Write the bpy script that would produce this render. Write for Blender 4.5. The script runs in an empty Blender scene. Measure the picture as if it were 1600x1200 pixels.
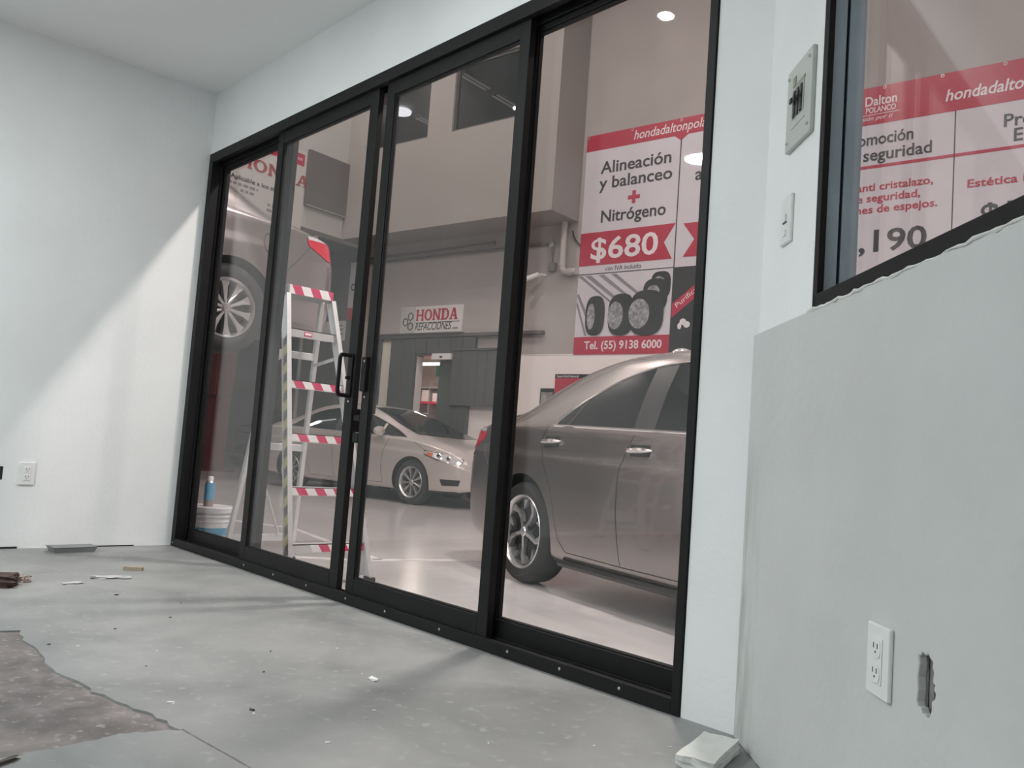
import bpy, bmesh, math, random
import numpy as np
from mathutils import Matrix, Vector
random.seed(7)
scene = bpy.context.scene
COL = scene.collection
PI = math.pi

# ------------------------------------------------------------------ camera
cam_d = bpy.data.cameras.new('camera'); cam_o = bpy.data.objects.new('camera', cam_d); COL.objects.link(cam_o)
CR = Vector((0.68019629, 0.72942603, 0.07259945)); CU = Vector((0.00671125, -0.10523297, 0.99442495)); CF = Vector((-0.7329993, 0.67591693, 0.07647444))
m = Matrix.Identity(4)
for i in range(3):
    m[i][0] = CR[i]; m[i][1] = CU[i]; m[i][2] = -CF[i]
m[0][3], m[1][3], m[2][3] = 5.18126, -2.08698, 0.72
cam_o.matrix_world = m
cam_d.sensor_width = 36.0; cam_d.lens = 36.0*1336.387/1600.0; cam_d.clip_start = .02; cam_d.clip_end = 200
scene.camera = cam_o

# ------------------------------------------------------------------ world, view
wd = bpy.data.worlds.new('world'); scene.world = wd; wd.use_nodes = True
wd.node_tree.nodes['Background'].inputs[0].default_value = (.8, .85, .9, 1)
wd.node_tree.nodes['Background'].inputs[1].default_value = .05
vs = scene.view_settings
vs.view_transform = 'Standard'; vs.look = 'None'; vs.gamma = 1.0; vs.use_curve_mapping = False
vs.exposure = -0.80
SHOP_W = 200.0      # watts of each workshop lamp
KEY_W = 295.0
ROOM_W = 80.0       # watts of each office ceiling panel
SHOP_COL = (1.0, .90, .86); ROOM_COL = (.93, 1.0, 1.0)

# ------------------------------------------------------------------ helpers: frames
ANG = math.radians(9.0)
BO = Vector((-8.373, 6.561, 0)); BD = Vector((math.cos(ANG), math.sin(ANG), 0)); BN = Vector((-math.sin(ANG), math.cos(ANG), 0))
SF = -0.15                                   # workshop floor level
def bw(s, d, z=0.0):                         # workshop frame: s along back wall, d distance in front of it
    return BO + BD*s - BN*d + Vector((0, 0, z))
RANG = math.atan2(-.6665, .7455); RO = Vector((3.91, 0, 0))

# ------------------------------------------------------------------ helpers: materials
MATS = {}
def mat(name, col, rough=.6, metal=0.0, var=0.0, vscale=6.0, bump=0.0, bscale=60.0, coat=0.0, col2=None, emit=None, estr=0.0, spec=.5, stretch=None):
    if name in MATS: return MATS[name]
    m = bpy.data.materials.new(name); m.use_nodes = True; nt = m.node_tree; N = nt.nodes; Lk = nt.links
    b = N['Principled BSDF']
    b.inputs['Roughness'].default_value = rough; b.inputs['Metallic'].default_value = metal
    b.inputs['Coat Weight'].default_value = coat; b.inputs['Coat Roughness'].default_value = .04
    b.inputs['Specular IOR Level'].default_value = spec
    tc = N.new('ShaderNodeTexCoord'); mp = N.new('ShaderNodeMapping'); Lk.new(tc.outputs['Object'], mp.inputs[0])
    if stretch: mp.inputs['Scale'].default_value = stretch
    c2 = col2 if col2 else tuple(min(1, c*(1-var)) for c in col)
    nz = N.new('ShaderNodeTexNoise'); nz.inputs['Scale'].default_value = vscale; nz.inputs['Detail'].default_value = 5
    Lk.new(mp.outputs[0], nz.inputs['Vector'])
    rp = N.new('ShaderNodeValToRGB'); rp.color_ramp.elements[0].position = .36; rp.color_ramp.elements[1].position = .66
    rp.color_ramp.elements[0].color = (*c2, 1); rp.color_ramp.elements[1].color = (*col, 1)
    Lk.new(nz.outputs['Fac'], rp.inputs[0]); Lk.new(rp.outputs[0], b.inputs['Base Color'])
    if bump:
        n2 = N.new('ShaderNodeTexNoise'); n2.inputs['Scale'].default_value = bscale; n2.inputs['Detail'].default_value = 3
        Lk.new(mp.outputs[0], n2.inputs['Vector'])
        bp = N.new('ShaderNodeBump'); bp.inputs['Strength'].default_value = bump; bp.inputs['Distance'].default_value = .01
        Lk.new(n2.outputs['Fac'], bp.inputs['Height']); Lk.new(bp.outputs[0], b.inputs['Normal'])
    if emit:
        b.inputs['Emission Color'].default_value = (*emit, 1); b.inputs['Emission Strength'].default_value = estr
    MATS[name] = m; return m
def glass_mat(name, dirt=.05, tint=(1, 1, 1), streak=(1, 1, .25)):
    m = bpy.data.materials.new(name); m.use_nodes = True; nt = m.node_tree; N = nt.nodes; Lk = nt.links
    for n in list(N): N.remove(n)
    out = N.new('ShaderNodeOutputMaterial'); tr = N.new('ShaderNodeBsdfTransparent'); gl = N.new('ShaderNodeBsdfGlossy'); df = N.new('ShaderNodeBsdfDiffuse')
    tr.inputs[0].default_value = (*tint, 1); gl.inputs['Roughness'].default_value = .015; gl.inputs[0].default_value = (.9, .9, .9, 1)
    df.inputs[0].default_value = (.8, .8, .82, 1)
    lw_ = N.new('ShaderNodeLayerWeight'); lw_.inputs[0].default_value = .5
    pw = N.new('ShaderNodeMath'); pw.operation = 'POWER'; pw.inputs[1].default_value = 5.0; Lk.new(lw_.outputs['Facing'], pw.inputs[0])
    fr = N.new('ShaderNodeMath'); fr.operation = 'MULTIPLY_ADD'; fr.inputs[1].default_value = .96; fr.inputs[2].default_value = .022; Lk.new(pw.outputs[0], fr.inputs[0])
    tc = N.new('ShaderNodeTexCoord'); mp = N.new('ShaderNodeMapping'); mp.inputs['Scale'].default_value = streak
    nz = N.new('ShaderNodeTexNoise'); nz.inputs['Scale'].default_value = 5; nz.inputs['Detail'].default_value = 6
    Lk.new(tc.outputs['Object'], mp.inputs[0]); Lk.new(mp.outputs[0], nz.inputs['Vector'])
    mr = N.new('ShaderNodeMapRange'); mr.inputs[1].default_value = .35; mr.inputs[2].default_value = .75
    mr.inputs[3].default_value = dirt*.5; mr.inputs[4].default_value = dirt*1.6
    Lk.new(nz.outputs['Fac'], mr.inputs[0])
    m1 = N.new('ShaderNodeMixShader'); m2 = N.new('ShaderNodeMixShader')
    Lk.new(mr.outputs[0], m1.inputs[0]); Lk.new(tr.outputs[0], m1.inputs[1]); Lk.new(df.outputs[0], m1.inputs[2])
    Lk.new(fr.outputs[0], m2.inputs[0]); Lk.new(m1.outputs[0], m2.inputs[1]); Lk.new(gl.outputs[0], m2.inputs[2])
    Lk.new(m2.outputs[0], out.inputs[0]); MATS[name] = m; return m
def srgb(r, g, b):
    f = lambda c: ((c/255+.055)/1.055)**2.4 if c > 10 else c/255/12.92
    return (f(r), f(g), f(b))

M_wall = mat('office_plaster', (.86, .87, .87), .75, var=.05, vscale=2.2, bump=.12, bscale=45)
M_wallR = mat('raw_board_plaster', (.60, .605, .60), .8, var=.08, vscale=2.0, bump=.15, bscale=30)
def stain_wall(m):
    nt = m.node_tree; N = nt.nodes; Lk = nt.links; b = N['Principled BSDF']; src = b.inputs['Base Color'].links[0].from_socket
    tc = N.new('ShaderNodeTexCoord'); sx = N.new('ShaderNodeSeparateXYZ'); Lk.new(tc.outputs['Object'], sx.inputs[0])
    mp = N.new('ShaderNodeMapping'); mp.inputs['Scale'].default_value = (14, 1, 2.2); Lk.new(tc.outputs['Object'], mp.inputs[0])
    nz = N.new('ShaderNodeTexNoise'); nz.inputs['Scale'].default_value = 1.6; nz.inputs['Detail'].default_value = 6; Lk.new(mp.outputs[0], nz.inputs['Vector'])
    r1 = N.new('ShaderNodeMapRange'); r1.inputs[1].default_value = .16; r1.inputs[2].default_value = .02; Lk.new(sx.outputs['X'], r1.inputs[0])
    r2 = N.new('ShaderNodeMapRange'); r2.inputs[1].default_value = .80; r2.inputs[2].default_value = .50; Lk.new(sx.outputs['Z'], r2.inputs[0])
    r3 = N.new('ShaderNodeMapRange'); r3.inputs[1].default_value = .42; r3.inputs[2].default_value = .62; Lk.new(nz.outputs['Fac'], r3.inputs[0])
    m1 = N.new('ShaderNodeMath'); m1.operation = 'MULTIPLY'; Lk.new(r1.outputs[0], m1.inputs[0]); Lk.new(r2.outputs[0], m1.inputs[1])
    m2 = N.new('ShaderNodeMath'); m2.operation = 'MULTIPLY'; Lk.new(m1.outputs[0], m2.inputs[0]); Lk.new(r3.outputs[0], m2.inputs[1])
    mx = N.new('ShaderNodeMix'); mx.data_type = 'RGBA'; Lk.new(m2.outputs[0], mx.inputs['Factor']); Lk.new(src, mx.inputs['A']); mx.inputs['B'].default_value = (.38, .385, .35, 1)
    Lk.new(mx.outputs['Result'], b.inputs['Base Color'])
stain_wall(M_wallR)
M_ceil = mat('ceiling_paint', (.84, .85, .85), .85, var=.03, vscale=2)
M_frame = mat('black_anodised_aluminium', (.011, .0105, .011), .48, 0, var=.2, vscale=14, spec=.22)
M_framereflect = mat('dark_aluminium_blue_reflection', (.34, .42, .47), .5, .3, var=.12, vscale=5)  # bluish reflection on dark aluminium, put into the base colour
M_glass = glass_mat('dusty_door_glass', .010)
M_glassw = glass_mat('window_glass', .025)
M_plastic = mat('white_switch_plastic', (.80, .80, .79), .35)
M_dark = mat('dark_void', (.01, .01, .01), .8)
M_steel = mat('galvanised_steel', (.55, .55, .54), .4, .8, var=.2, vscale=20)
M_chrome = mat('chrome', (.85, .85, .85), .12, 1.0)
M_alu = mat('ladder_aluminium', (.78, .78, .78), .38, .55, var=.08, vscale=25)
M_white = mat('white_tape', (.82, .80, .80), .45)
M_redtape = mat('red_tape', (.60, .035, .12), .45)
M_yel = mat('yellow_tape', (.36, .32, .15), .55); M_blk = mat('black_tape', (.085, .085, .085), .55)
M_bwall = mat('workshop_tan_paint', (.43, .39, .372), .7, var=.10, vscale=1.1)
M_bwhite = mat('workshop_white_paint', (.88, .815, .795), .6, var=.05, vscale=1.3)
M_mezz = mat('mezzanine_paint', (.33, .305, .285), .7, var=.05, vscale=.8)
M_grey = mat('grey_cladding', (.085, .085, .083), .55, var=.1, vscale=2)
M_grey2 = mat('grey_cladding_light', (.105, .105, .10), .55, var=.1, vscale=2)
M_bann = mat('banner_vinyl', (.67, .635, .685), .38, var=.06, vscale=1.6)
M_bred = mat('banner_red_print', (.46, .022, .06), .38)
M_btxt = mat('banner_black_print', (.035, .035, .04), .4)
M_bgrey = mat('banner_grey_print', (.26, .24, .27), .4)
M_brtxt = mat('banner_red_lettering', (.47, .02, .055), .4)
M_bwt = mat('banner_white_lettering', (.78, .74, .76), .4)
M_tyreprint = mat('printed_tyre', (.03, .03, .032), .45, var=.3, vscale=9)
M_lamp = mat('lamp_diffuser', (.9, .9, .9), .5, emit=(1, .96, .93), estr=12)
M_lampcool = mat('led_panel_diffuser', (.9, .9, .9), .5, emit=(.95, 1, 1), estr=14)
M_lamphouse = mat('lamp_housing', (.12, .12, .12), .5, .3)
M_rubber = mat('tyre_rubber', (.018, .018, .018), .75, bump=.2, bscale=90)
M_wheeldark = mat('wheel_dark_paint', (.03, .03, .032), .4, .5)
M_alloy = mat('alloy_wheel', (.62, .62, .62), .28, .85)
M_carglass = mat('car_glass', (.008, .009, .010), .04, 0, spec=.38)
M_blackplastic = mat('black_trim', (.012, .012, .012), .35)
M_pipe = mat('pvc_pipe', (.55, .50, .47), .5)
M_conduit = mat('conduit', (.22, .21, .20), .5, .4)
M_lensred = mat('tail_lamp_red', (.45, .008, .03), .12, emit=(1, .02, .08), estr=.15)
M_lensclear = mat('lamp_lens_clear', (.75, .76, .78), .1, .4)
M_amber = mat('amber_lens', (.55, .16, .06), .15)

# ------------------------------------------------------------------ helpers: mesh building
class MB:
    def __init__(s): s.v = []; s.f = []; s.mi = []
    def add(s, vs_, fs, mi=0):
        o = len(s.v); s.v += [tuple(v) for v in vs_]
        for f in fs: s.f.append(tuple(i+o for i in f)); s.mi.append(mi)
        return s
    def box(s, x0, x1, y0, y1, z0, z1, mi=0, M=None):
        vs_ = [Vector(p) for p in [(x0,y0,z0),(x1,y0,z0),(x1,y1,z0),(x0,y1,z0),(x0,y0,z1),(x1,y0,z1),(x1,y1,z1),(x0,y1,z1)]]
        if M: vs_ = [M @ v for v in vs_]
        return s.add(vs_, [(0,3,2,1),(4,5,6,7),(0,1,5,4),(1,2,6,5),(2,3,7,6),(3,0,4,7)], mi)
    def bar(s, a, b, w, t, up=(0,0,1), mi=0):          # rectangular bar from a to b, w across, t along 'up' side
        a = Vector(a); b = Vector(b); d = (b-a); L = d.length; d.normalize(); u = Vector(up)
        x = d.cross(u).normalized(); y = x.cross(d).normalized()
        vs_ = []
        for p in (a, b):
            for sx, sy in ((-1,-1),(1,-1),(1,1),(-1,1)): vs_.append(p + x*sx*w/2 + y*sy*t/2)
        return s.add(vs_, [(0,3,2,1),(4,5,6,7),(0,1,5,4),(1,2,6,5),(2,3,7,6),(3,0,4,7)], mi)
    def tube(s, pts, r, n=8, mi=0, closed=False):
        pts = [Vector(p) for p in pts]; k = len(pts); rings = []
        prev = None
        for i, p in enumerate(pts):
            if closed: t = pts[(i+1) % k]-pts[i-1]
            else: t = pts[min(i+1, k-1)]-pts[max(i-1, 0)]
            t.normalize()
            if prev is None:
                a = Vector((0,0,1)) if abs(t.z) < .9 else Vector((1,0,0)); x = t.cross(a).normalized()
            else: x = (prev - t*prev.dot(t)).normalized()
            prev = x; y = t.cross(x)
            rr = r[i] if isinstance(r, (list, tuple)) else r
            rings.append([p + (x*math.cos(2*PI*j/n)+y*math.sin(2*PI*j/n))*rr for j in range(n)])
        vs_ = [v for rg in rings for v in rg]; fs = []
        for i in range(k if closed else k-1):
            for j in range(n):
                i2 = (i+1) % k
                fs.append((i*n+j, i*n+(j+1) % n, i2*n+(j+1) % n, i2*n+j))
        if not closed: fs += [tuple(reversed(range(n))), tuple((k-1)*n+j for j in range(n))]
        return s.add(vs_, fs, mi)
    def lathe(s, prof, n=32, axis='z', M=None, mi=0, cap=False):   # prof: list of (r, h)
        vs_ = []
        for r, hh in prof:
            for j in range(n):
                c, q = r*math.cos(2*PI*j/n), r*math.sin(2*PI*j/n)
                v = Vector((c, q, hh)) if axis == 'z' else Vector((c, hh, q)) if axis == 'y' else Vector((hh, c, q))
                vs_.append(M @ v if M else v)
        fs = []
        for i in range(len(prof)-1):
            for j in range(n): fs.append((i*n+j, i*n+(j+1) % n, (i+1)*n+(j+1) % n, (i+1)*n+j))
        if cap: fs += [tuple(reversed(range(n))), tuple((len(prof)-1)*n+j for j in range(n))]
        return s.add(vs_, fs, mi)
    def prism(s, poly, h0, h1, axis='z', mi=0, M=None):            # polygon in the plane perpendicular to axis
        def P(a, b, c): 
            v = Vector((a, b, c)) if axis == 'z' else Vector((a, c, b)) if axis == 'y' else Vector((c, a, b))
            return M @ v if M else v
        n = len(poly)
        vs_ = [P(a, b, h0) for a, b in poly]+[P(a, b, h1) for a, b in poly]
        fs = [tuple(reversed(range(n))), tuple(range(n, 2*n))]+[(i, (i+1) % n, n+(i+1) % n, n+i) for i in range(n)]
        return s.add(vs_, fs, mi)
    def grid(s, rows, mi=0):
        n = len(rows[0]); vs_ = [p for r in rows for p in r]; fs = []
        for i in range(len(rows)-1):
            for j in range(n-1): fs.append((i*n+j, i*n+j+1, (i+1)*n+j+1, (i+1)*n+j))
        return s.add(vs_, fs, mi)
    def mesh(s, name, mats, smooth=False, angle=40):
        me = bpy.data.meshes.new(name); me.from_pydata(s.v, [], s.f)
        for m_ in (mats if isinstance(mats, (list, tuple)) else [mats]): me.materials.append(m_)
        me.polygons.foreach_set('material_index', s.mi)
        bm = bmesh.new(); bm.from_mesh(me); bmesh.ops.recalc_face_normals(bm, faces=bm.faces); 
        if smooth:
            for f in bm.faces: f.smooth = True
            for e in bm.edges:
                if len(e.link_faces) == 2 and e.calc_face_angle(0) > math.radians(angle): e.smooth = False
        bm.to_mesh(me); bm.free(); me.update()
        return me
def link(name, me, parent=None, loc=(0,0,0), rot=(0,0,0)):
    o = bpy.data.objects.new(name, me); COL.objects.link(o)
    o.location = loc; o.rotation_euler = rot
    if parent is not None: o.parent = parent
    return o
def obj(name, mb, mats, parent=None, loc=(0,0,0), rot=(0,0,0), smooth=False, bev=0.0, angle=40):
    o = link(name, mb.mesh(name, mats, smooth, angle), parent, loc, rot)
    if bev:
        b = o.modifiers.new('bevel', 'BEVEL'); b.width = bev; b.segments = 2; b.limit_method = 'ANGLE'; b.angle_limit = math.radians(40)
    return o
def tag(o, label, cat, group=None):
    o['label'] = label; o['category'] = cat
    if group: o['group'] = group
    return o
def struct(o, label=None, cat=None):
    o['kind'] = 'structure'
    if label: o['label'] = label
    if cat: o['category'] = cat
    return o
def thing(name, label, cat, loc=(0,0,0), rotz=0.0, group=None):
    o = link(name, None, None, loc, (0,0,rotz)); o.empty_display_size = .1
    return tag(o, label, cat, group)
def text(body, size, mat_, parent, loc, bold=0.0, shear=0.0, align='LEFT', name='lettering', width=None, ext=.0015, rotx=PI/2, rotz=0.0, roty=0.0):
    cu = bpy.data.curves.new('t', 'FONT'); cu.body = body
    cu.size = size; cu.extrude = ext; cu.offset = min(bold, size*.016); cu.shear = shear; cu.align_x = align; cu.resolution_u = 3
    t = bpy.data.objects.new('t', cu); COL.objects.link(t)
    bpy.context.view_layer.update()
    me = bpy.data.meshes.new_from_object(t.evaluated_get(bpy.context.evaluated_depsgraph_get()))
    bpy.data.objects.remove(t); bpy.data.curves.remove(cu)
    me.materials.clear(); me.materials.append(mat_)
    if width and len(me.vertices):
        xs = [v.co.x for v in me.vertices]; w0 = max(xs)-min(xs); k = width/w0; x0 = min(xs)
        for v in me.vertices: v.co.x = (v.co.x-(x0 if align == 'LEFT' else 0))*k
    return link(name, me, parent, loc, (rotx, roty, rotz))
def subtract(o, cutter):
    md = o.modifiers.new('cut', 'BOOLEAN'); md.operation = 'DIFFERENCE'; md.object = cutter; md.solver = 'EXACT'
    bpy.context.view_layer.update()
    me = bpy.data.meshes.new_from_object(o.evaluated_get(bpy.context.evaluated_depsgraph_get()))
    o.modifiers.remove(md); o.data = me
    bpy.data.objects.remove(cutter)
def copy_tree(o, parent=None):
    c = o.copy(); COL.objects.link(c); c.parent = parent
    for ch in list(o.children): copy_tree(ch, c)
    return c

# ================================================================== LAMPS (office and workshop)
def lamp_light(parent, power, col, size, loc, spread=PI):
    ld = bpy.data.lights.new('lamp_light', 'AREA'); ld.shape = 'DISK'; ld.size = size; ld.energy = power; ld.color = col; ld.spread = spread
    o = bpy.data.objects.new('lamp_light', ld); COL.objects.link(o); o.parent = parent; o.location = loc
    return o
def high_bay(p, power, label, group='round workshop lamps on the workshop ceiling'):
    t = thing('high_bay_lamp', label, 'lamp', p, 0, group)
    a = MB().lathe([(.05,.62),(.06,.35),(.12,.30),(.14,.18),(.30,.02),(.31,0)], 28); obj('housing', a, M_lamphouse, t, smooth=True)
    a = MB().lathe([(.001,.012),(.29,.012),(.29,.02),(.001,.02)], 28); obj('diffuser', a, M_lamp, t)
    a = MB().tube([(0,0,.6),(0,0,9.6-p[2])], .012, 6); obj('hanger', a, M_steel, t)
    lamp_light(t, power, SHOP_COL, .3, (0,0,-.01))
LZ = 8.6
for x, k in ((-7.0,.7), (-3.2,.8), (.6,1.1), (8.5,2.4)): high_bay((x, 3.8, LZ), SHOP_W*k, 'round black high bay lamp hung in row over the parked cars')
high_bay((2.2, 1.5, 4.76), KEY_W, 'brightest round high bay lamp hung over the near sedan', None)
for x, k in ((-6.0,1), (-1.5,1), (3.0,1.2), (7.5,1.7)): high_bay((x, -2.5, LZ), SHOP_W*k, 'unseen high bay lamp added over the office roof to light the back wall', 'unseen lamps added over the office roof')  # unseen row, added to light the back wall and near car side
def downlight(x, y, r, power, label, group=None):
    t = thing('ceiling_downlight', label, 'lamp', (x, y, 2.8), 0, group)
    a = MB().lathe([(r*1.15,0),(r*1.15,-.012),(r*.97,-.016),(r*.97,0)], 32); obj('trim_ring', a, M_plastic, t, smooth=True)
    a = MB().lathe([(.001,-.008),(r*.97,-.008),(r*.97,-.004),(.001,-.004)], 32); obj('diffuser', a, M_lampcool, t)
    lamp_light(t, power, ROOM_COL, r*2, (0,0,-.02))
downlight(1.80, -2.46, .11, ROOM_W*1.0, 'round white ceiling downlight over the middle of the office')
downlight(4.9, -3.6, .11, ROOM_W*.25, 'unseen round ceiling downlight added near the angled wall')  # unseen lamp, added as extra office light
downlight(2.3, -4.7, .11, ROOM_W*1.6, 'unseen round ceiling downlight added near the rear wall')  # unseen lamp, added and placed to brighten the left wall
downlight(1.42, -1.22, .035, ROOM_W*.10, 'small ceiling spotlight nearest the left wall')
downlight(2.76, -.78, .035, ROOM_W*.10, 'small ceiling spotlight close above the glass door')

# ================================================================== OFFICE SHELL
OUT = [(-.12,.12),(3.97,.12),(6.98,-2.56),(6.98,-5.6),(-.12,-5.6)]
# floor: smooth grey levelling coat over a slab, with one bare patch of the old floor showing
def concrete(name, base, dark, light, s1, s2, bump, rough):
    m = bpy.data.materials.new(name); m.use_nodes = True; nt = m.node_tree; N = nt.nodes; Lk = nt.links; b = N['Principled BSDF']
    tc = N.new('ShaderNodeTexCoord')
    n1 = N.new('ShaderNodeTexNoise'); n1.inputs['Scale'].default_value = s1; n1.inputs['Detail'].default_value = 6; n1.inputs['Distortion'].default_value = .6
    n2 = N.new('ShaderNodeTexNoise'); n2.inputs['Scale'].default_value = s2; n2.inputs['Detail'].default_value = 8
    for n in (n1, n2): Lk.new(tc.outputs['Object'], n.inputs['Vector'])
    r1 = N.new('ShaderNodeValToRGB'); r1.color_ramp.elements[0].position = .35; r1.color_ramp.elements[1].position = .65
    r1.color_ramp.elements[0].color = (*dark, 1); r1.color_ramp.elements[1].color = (*base, 1)
    r2 = N.new('ShaderNodeValToRGB'); r2.color_ramp.elements[0].position = .58; r2.color_ramp.elements[1].position = .72
    mx = N.new('ShaderNodeMix'); mx.data_type = 'RGBA'
    Lk.new(n1.outputs['Fac'], r1.inputs[0]); Lk.new(n2.outputs['Fac'], r2.inputs[0]); Lk.new(r2.outputs[0], mx.inputs['Factor'])
    Lk.new(r1.outputs[0], mx.inputs['A']); mx.inputs['B'].default_value = (*light, 1)
    Lk.new(mx.outputs['Result'], b.inputs['Base Color']); b.inputs['Roughness'].default_value = rough
    bp = N.new('ShaderNodeBump'); bp.inputs['Strength'].default_value = bump; bp.inputs['Distance'].default_value = .006
    Lk.new(n2.outputs['Fac'], bp.inputs['Height']); Lk.new(bp.outputs[0], b.inputs['Normal'])
    MATS[name] = m; return m
M_floor = concrete('levelled_concrete', (.285, .288, .285), (.20, .206, .203), (.305, .31, .305), 2.2, 26, .05, .5)
M_oldfloor = concrete('old_bare_floor', (.235, .205, .20), (.13, .115, .11), (.33, .31, .305), 9, 40, .4, .8)
fl = struct(obj('floor', MB().prism(OUT, SF, 0), M_floor))
random.seed(3)
edge = [(1.55,-1.34),(1.80,-1.315),(1.937,-1.321),(1.96,-1.269),(2.10,-1.285),(2.24,-1.29),(2.40,-1.300),(2.522,-1.302),(2.64,-1.285),(2.748,-1.276),(2.86,-1.248),(2.98,-1.222),(3.07,-1.205),(3.148,-1.196),
        (3.128,-1.25),(3.109,-1.308),(3.115,-1.38),(3.123,-1.449),(3.13,-1.51),(3.135,-1.576),(3.13,-1.75),(3.16,-2.0),(2.9,-2.3),(2.2,-2.35),(1.7,-2.1),(1.5,-1.7)]
jag = []
for i, (x, y) in enumerate(edge):
    x2, y2 = edge[(i+1) % len(edge)]
    for k in range(3):
        jag.append((x+(x2-x)*k/3+random.uniform(-.008,.008), y+(y2-y)*k/3+random.uniform(-.008,.008)))
cut = obj('cutter', MB().prism(jag, -.009, .02), M_oldfloor)
subtract(fl, cut)
struct(obj('floor_patch', MB().prism([((x-2.4)*.999+2.4, (y+1.6)*.999-1.6) for x, y in jag], -.05, -.0055), M_oldfloor))
# thin lip line where the levelling coat was cut further toward the camera
crack = [(3.148,-1.196),(3.22,-1.19),(3.31,-1.182),(3.38,-1.175),(3.447,-1.17),(3.62,-1.16),(3.8,-1.17)]
struct(obj('floor_joint', MB().tube([(x,y,.0) for x,y in crack], .0025, 5), M_oldfloor))
struct(obj('ceiling', MB().prism(OUT, 2.8, 2.92), M_ceil))
struct(obj('wall_left', MB().box(-.12, 0, -5.6, .12, 0, 2.8), M_wall))
a = MB().box(0, 3.91, 0, .12, 2.414, 2.8).box(3.722, 3.91, 0, .12, 0, 2.414)
struct(obj('wall_front', a, M_wall))
struct(obj('wall_rear', MB().box(0, 6.98, -5.6, -5.5, 0, 2.8), M_wall))
struct(obj('wall_side', MB().box(6.88, 6.98, -5.5, -2.56, 0, 2.8), M_wall))
# angled wall with the window: local x runs along the wall towards the camera, local +y is outside
WT0, WT1, WZ0, WZ1 = .395, 2.25, 1.085, 2.45
a = MB().box(-.05, WT0, .0, .084, WZ0, 2.8).box(WT0, WT1, 0, .12, WZ1, 2.8).box(WT1, 4.02, 0, .12, WZ0, 2.8).box(-.05, .965, .0, .12, 0, WZ0-.002).box(1.03, 4.02, .0, .12, 0, WZ0-.002).box(.965, 1.03, .055, .12, .352, .452).box(.965, 1.03, 0, .12, 0, .352).box(.965, 1.03, 0, .12, .452, WZ0-.002)
struct(obj('wall_right', a, M_wall, loc=RO, rot=(0,0,RANG)))
lw = struct(obj('wall_right_lower', MB().box(.0, 4.0, -.014, .001, 0, WZ0), M_wallR, loc=RO, rot=(0,0,RANG), bev=.003))
hole = [(.968,.372),(.972,.364),(.979,.367),(.986,.357),(.993,.361),(1.0,.355),(1.009,.360),(1.014,.372),(1.013,.384),(1.022,.390),(1.024,.398),(1.018,.403),(1.021,.410),(1.014,.413),(1.017,.428),(1.012,.434),(1.013,.443),(1.004,.446),(1.0,.452),(.990,.447),(.982,.451),(.976,.444),(.969,.443),(.972,.43),(.968,.41),(.971,.39)]
cut = obj('cutter', MB().prism(hole, -.1, .05, axis='y'), M_wallR)
cut.location = RO; cut.rotation_euler = (0,0,RANG)
subtract(lw, cut)
# dark hole in left wall
cut = obj('cutter', MB().box(-.05, .05, -1.03, -.938, .365, .436), M_wall); subtract(bpy.data.objects['wall_left'], cut)

# ================================================================== SLIDING DOOR
door = link('door_1', None); struct(door, 'black framed four panel sliding glass door between office and workshop', 'door')
DW, DH = 3.72, 2.413
a = MB().box(.003, .055, -.006, .115, 0, DH).box(.055, .066, .052, .062, .05, DH-.05)
obj('frame_jamb', a, M_frame, door, bev=.002)
a = MB().box(DW-.030, DW, -.006, .115, 0, DH)
obj('frame_jamb', a, M_frame, door, bev=.002)
a = MB().box(.055, DW-.03, -.006, .02, 2.355, DH).box(.055, DW-.03, .02, .115, 2.375, DH).box(.055, DW-.03, .055, .063, 2.345, 2.38)
obj('frame_head', a, M_frame, door, bev=.002)
a = MB().box(.055, DW-.03, -.006, .018, 0, .045).box(.055, DW-.03, .018, .115, 0, .018).box(.055, DW-.03, .055, .063, .018, .04)
sill = obj('sill_track', a, M_frame, door, bev=.002)
scr = MB().lathe([(.0001,-.0035),(.005,-.002),(.0055,0)], 10, axis='y').mesh('screw_head', M_steel, True)
for x in (.03, .98, 1.30, 1.62, 1.96, 2.26, 2.62, 3.0, 3.25, 3.5): link('screw_head', scr, sill, (x, -.006, .026 if x > .1 else .02))
def panel(name, x0, x1, y0, y1, ls, rs, zb=.022, zt=2.374, rail_t=2.288, rail_b=.112):
    a = MB().box(x0, x0+ls, y0, y1, zb, zt).box(x1-rs, x1, y0, y1, zb, zt).box(x0+ls, x1-rs, y0, y1, rail_t, zt).box(x0+ls, x1-rs, y0, y1, zb, rail_b)
    a.box(x0+ls-.001, x0+ls+.006, y0+.006, y1-.006, rail_b, rail_t).box(x1-rs-.006, x1-rs+.001, y0+.006, y1-.006, rail_b, rail_t)
    a.box(x0+ls, x1-rs, y0+.006, y1-.006, rail_b-.001, rail_b+.007).box(x0+ls, x1-rs, y0+.006, y1-.006, rail_t-.007, rail_t+.001)
    p = obj(name, a, M_frame, door, bev=.0025)
    ym = (y0+y1)/2
    obj('glass_pane', MB().box(x0+ls-.004, x1-rs+.004, ym-.003, ym+.003, rail_b-.004, rail_t+.004), M_glass, p)
    return p
p1 = panel('fixed_panel', .058, .945, .068, .100, .03, .062, rail_t=2.322, rail_b=.104)
p4 = panel('fixed_panel', 2.80, DW-.032, .068, .100, .05, .012, rail_t=2.322, rail_b=.104)
p2 = panel('sliding_panel', .873, 1.848, .014, .044, .062, .070)
p3 = panel('sliding_panel', 1.918, 2.862, .014, .044, .060, .056)
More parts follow.
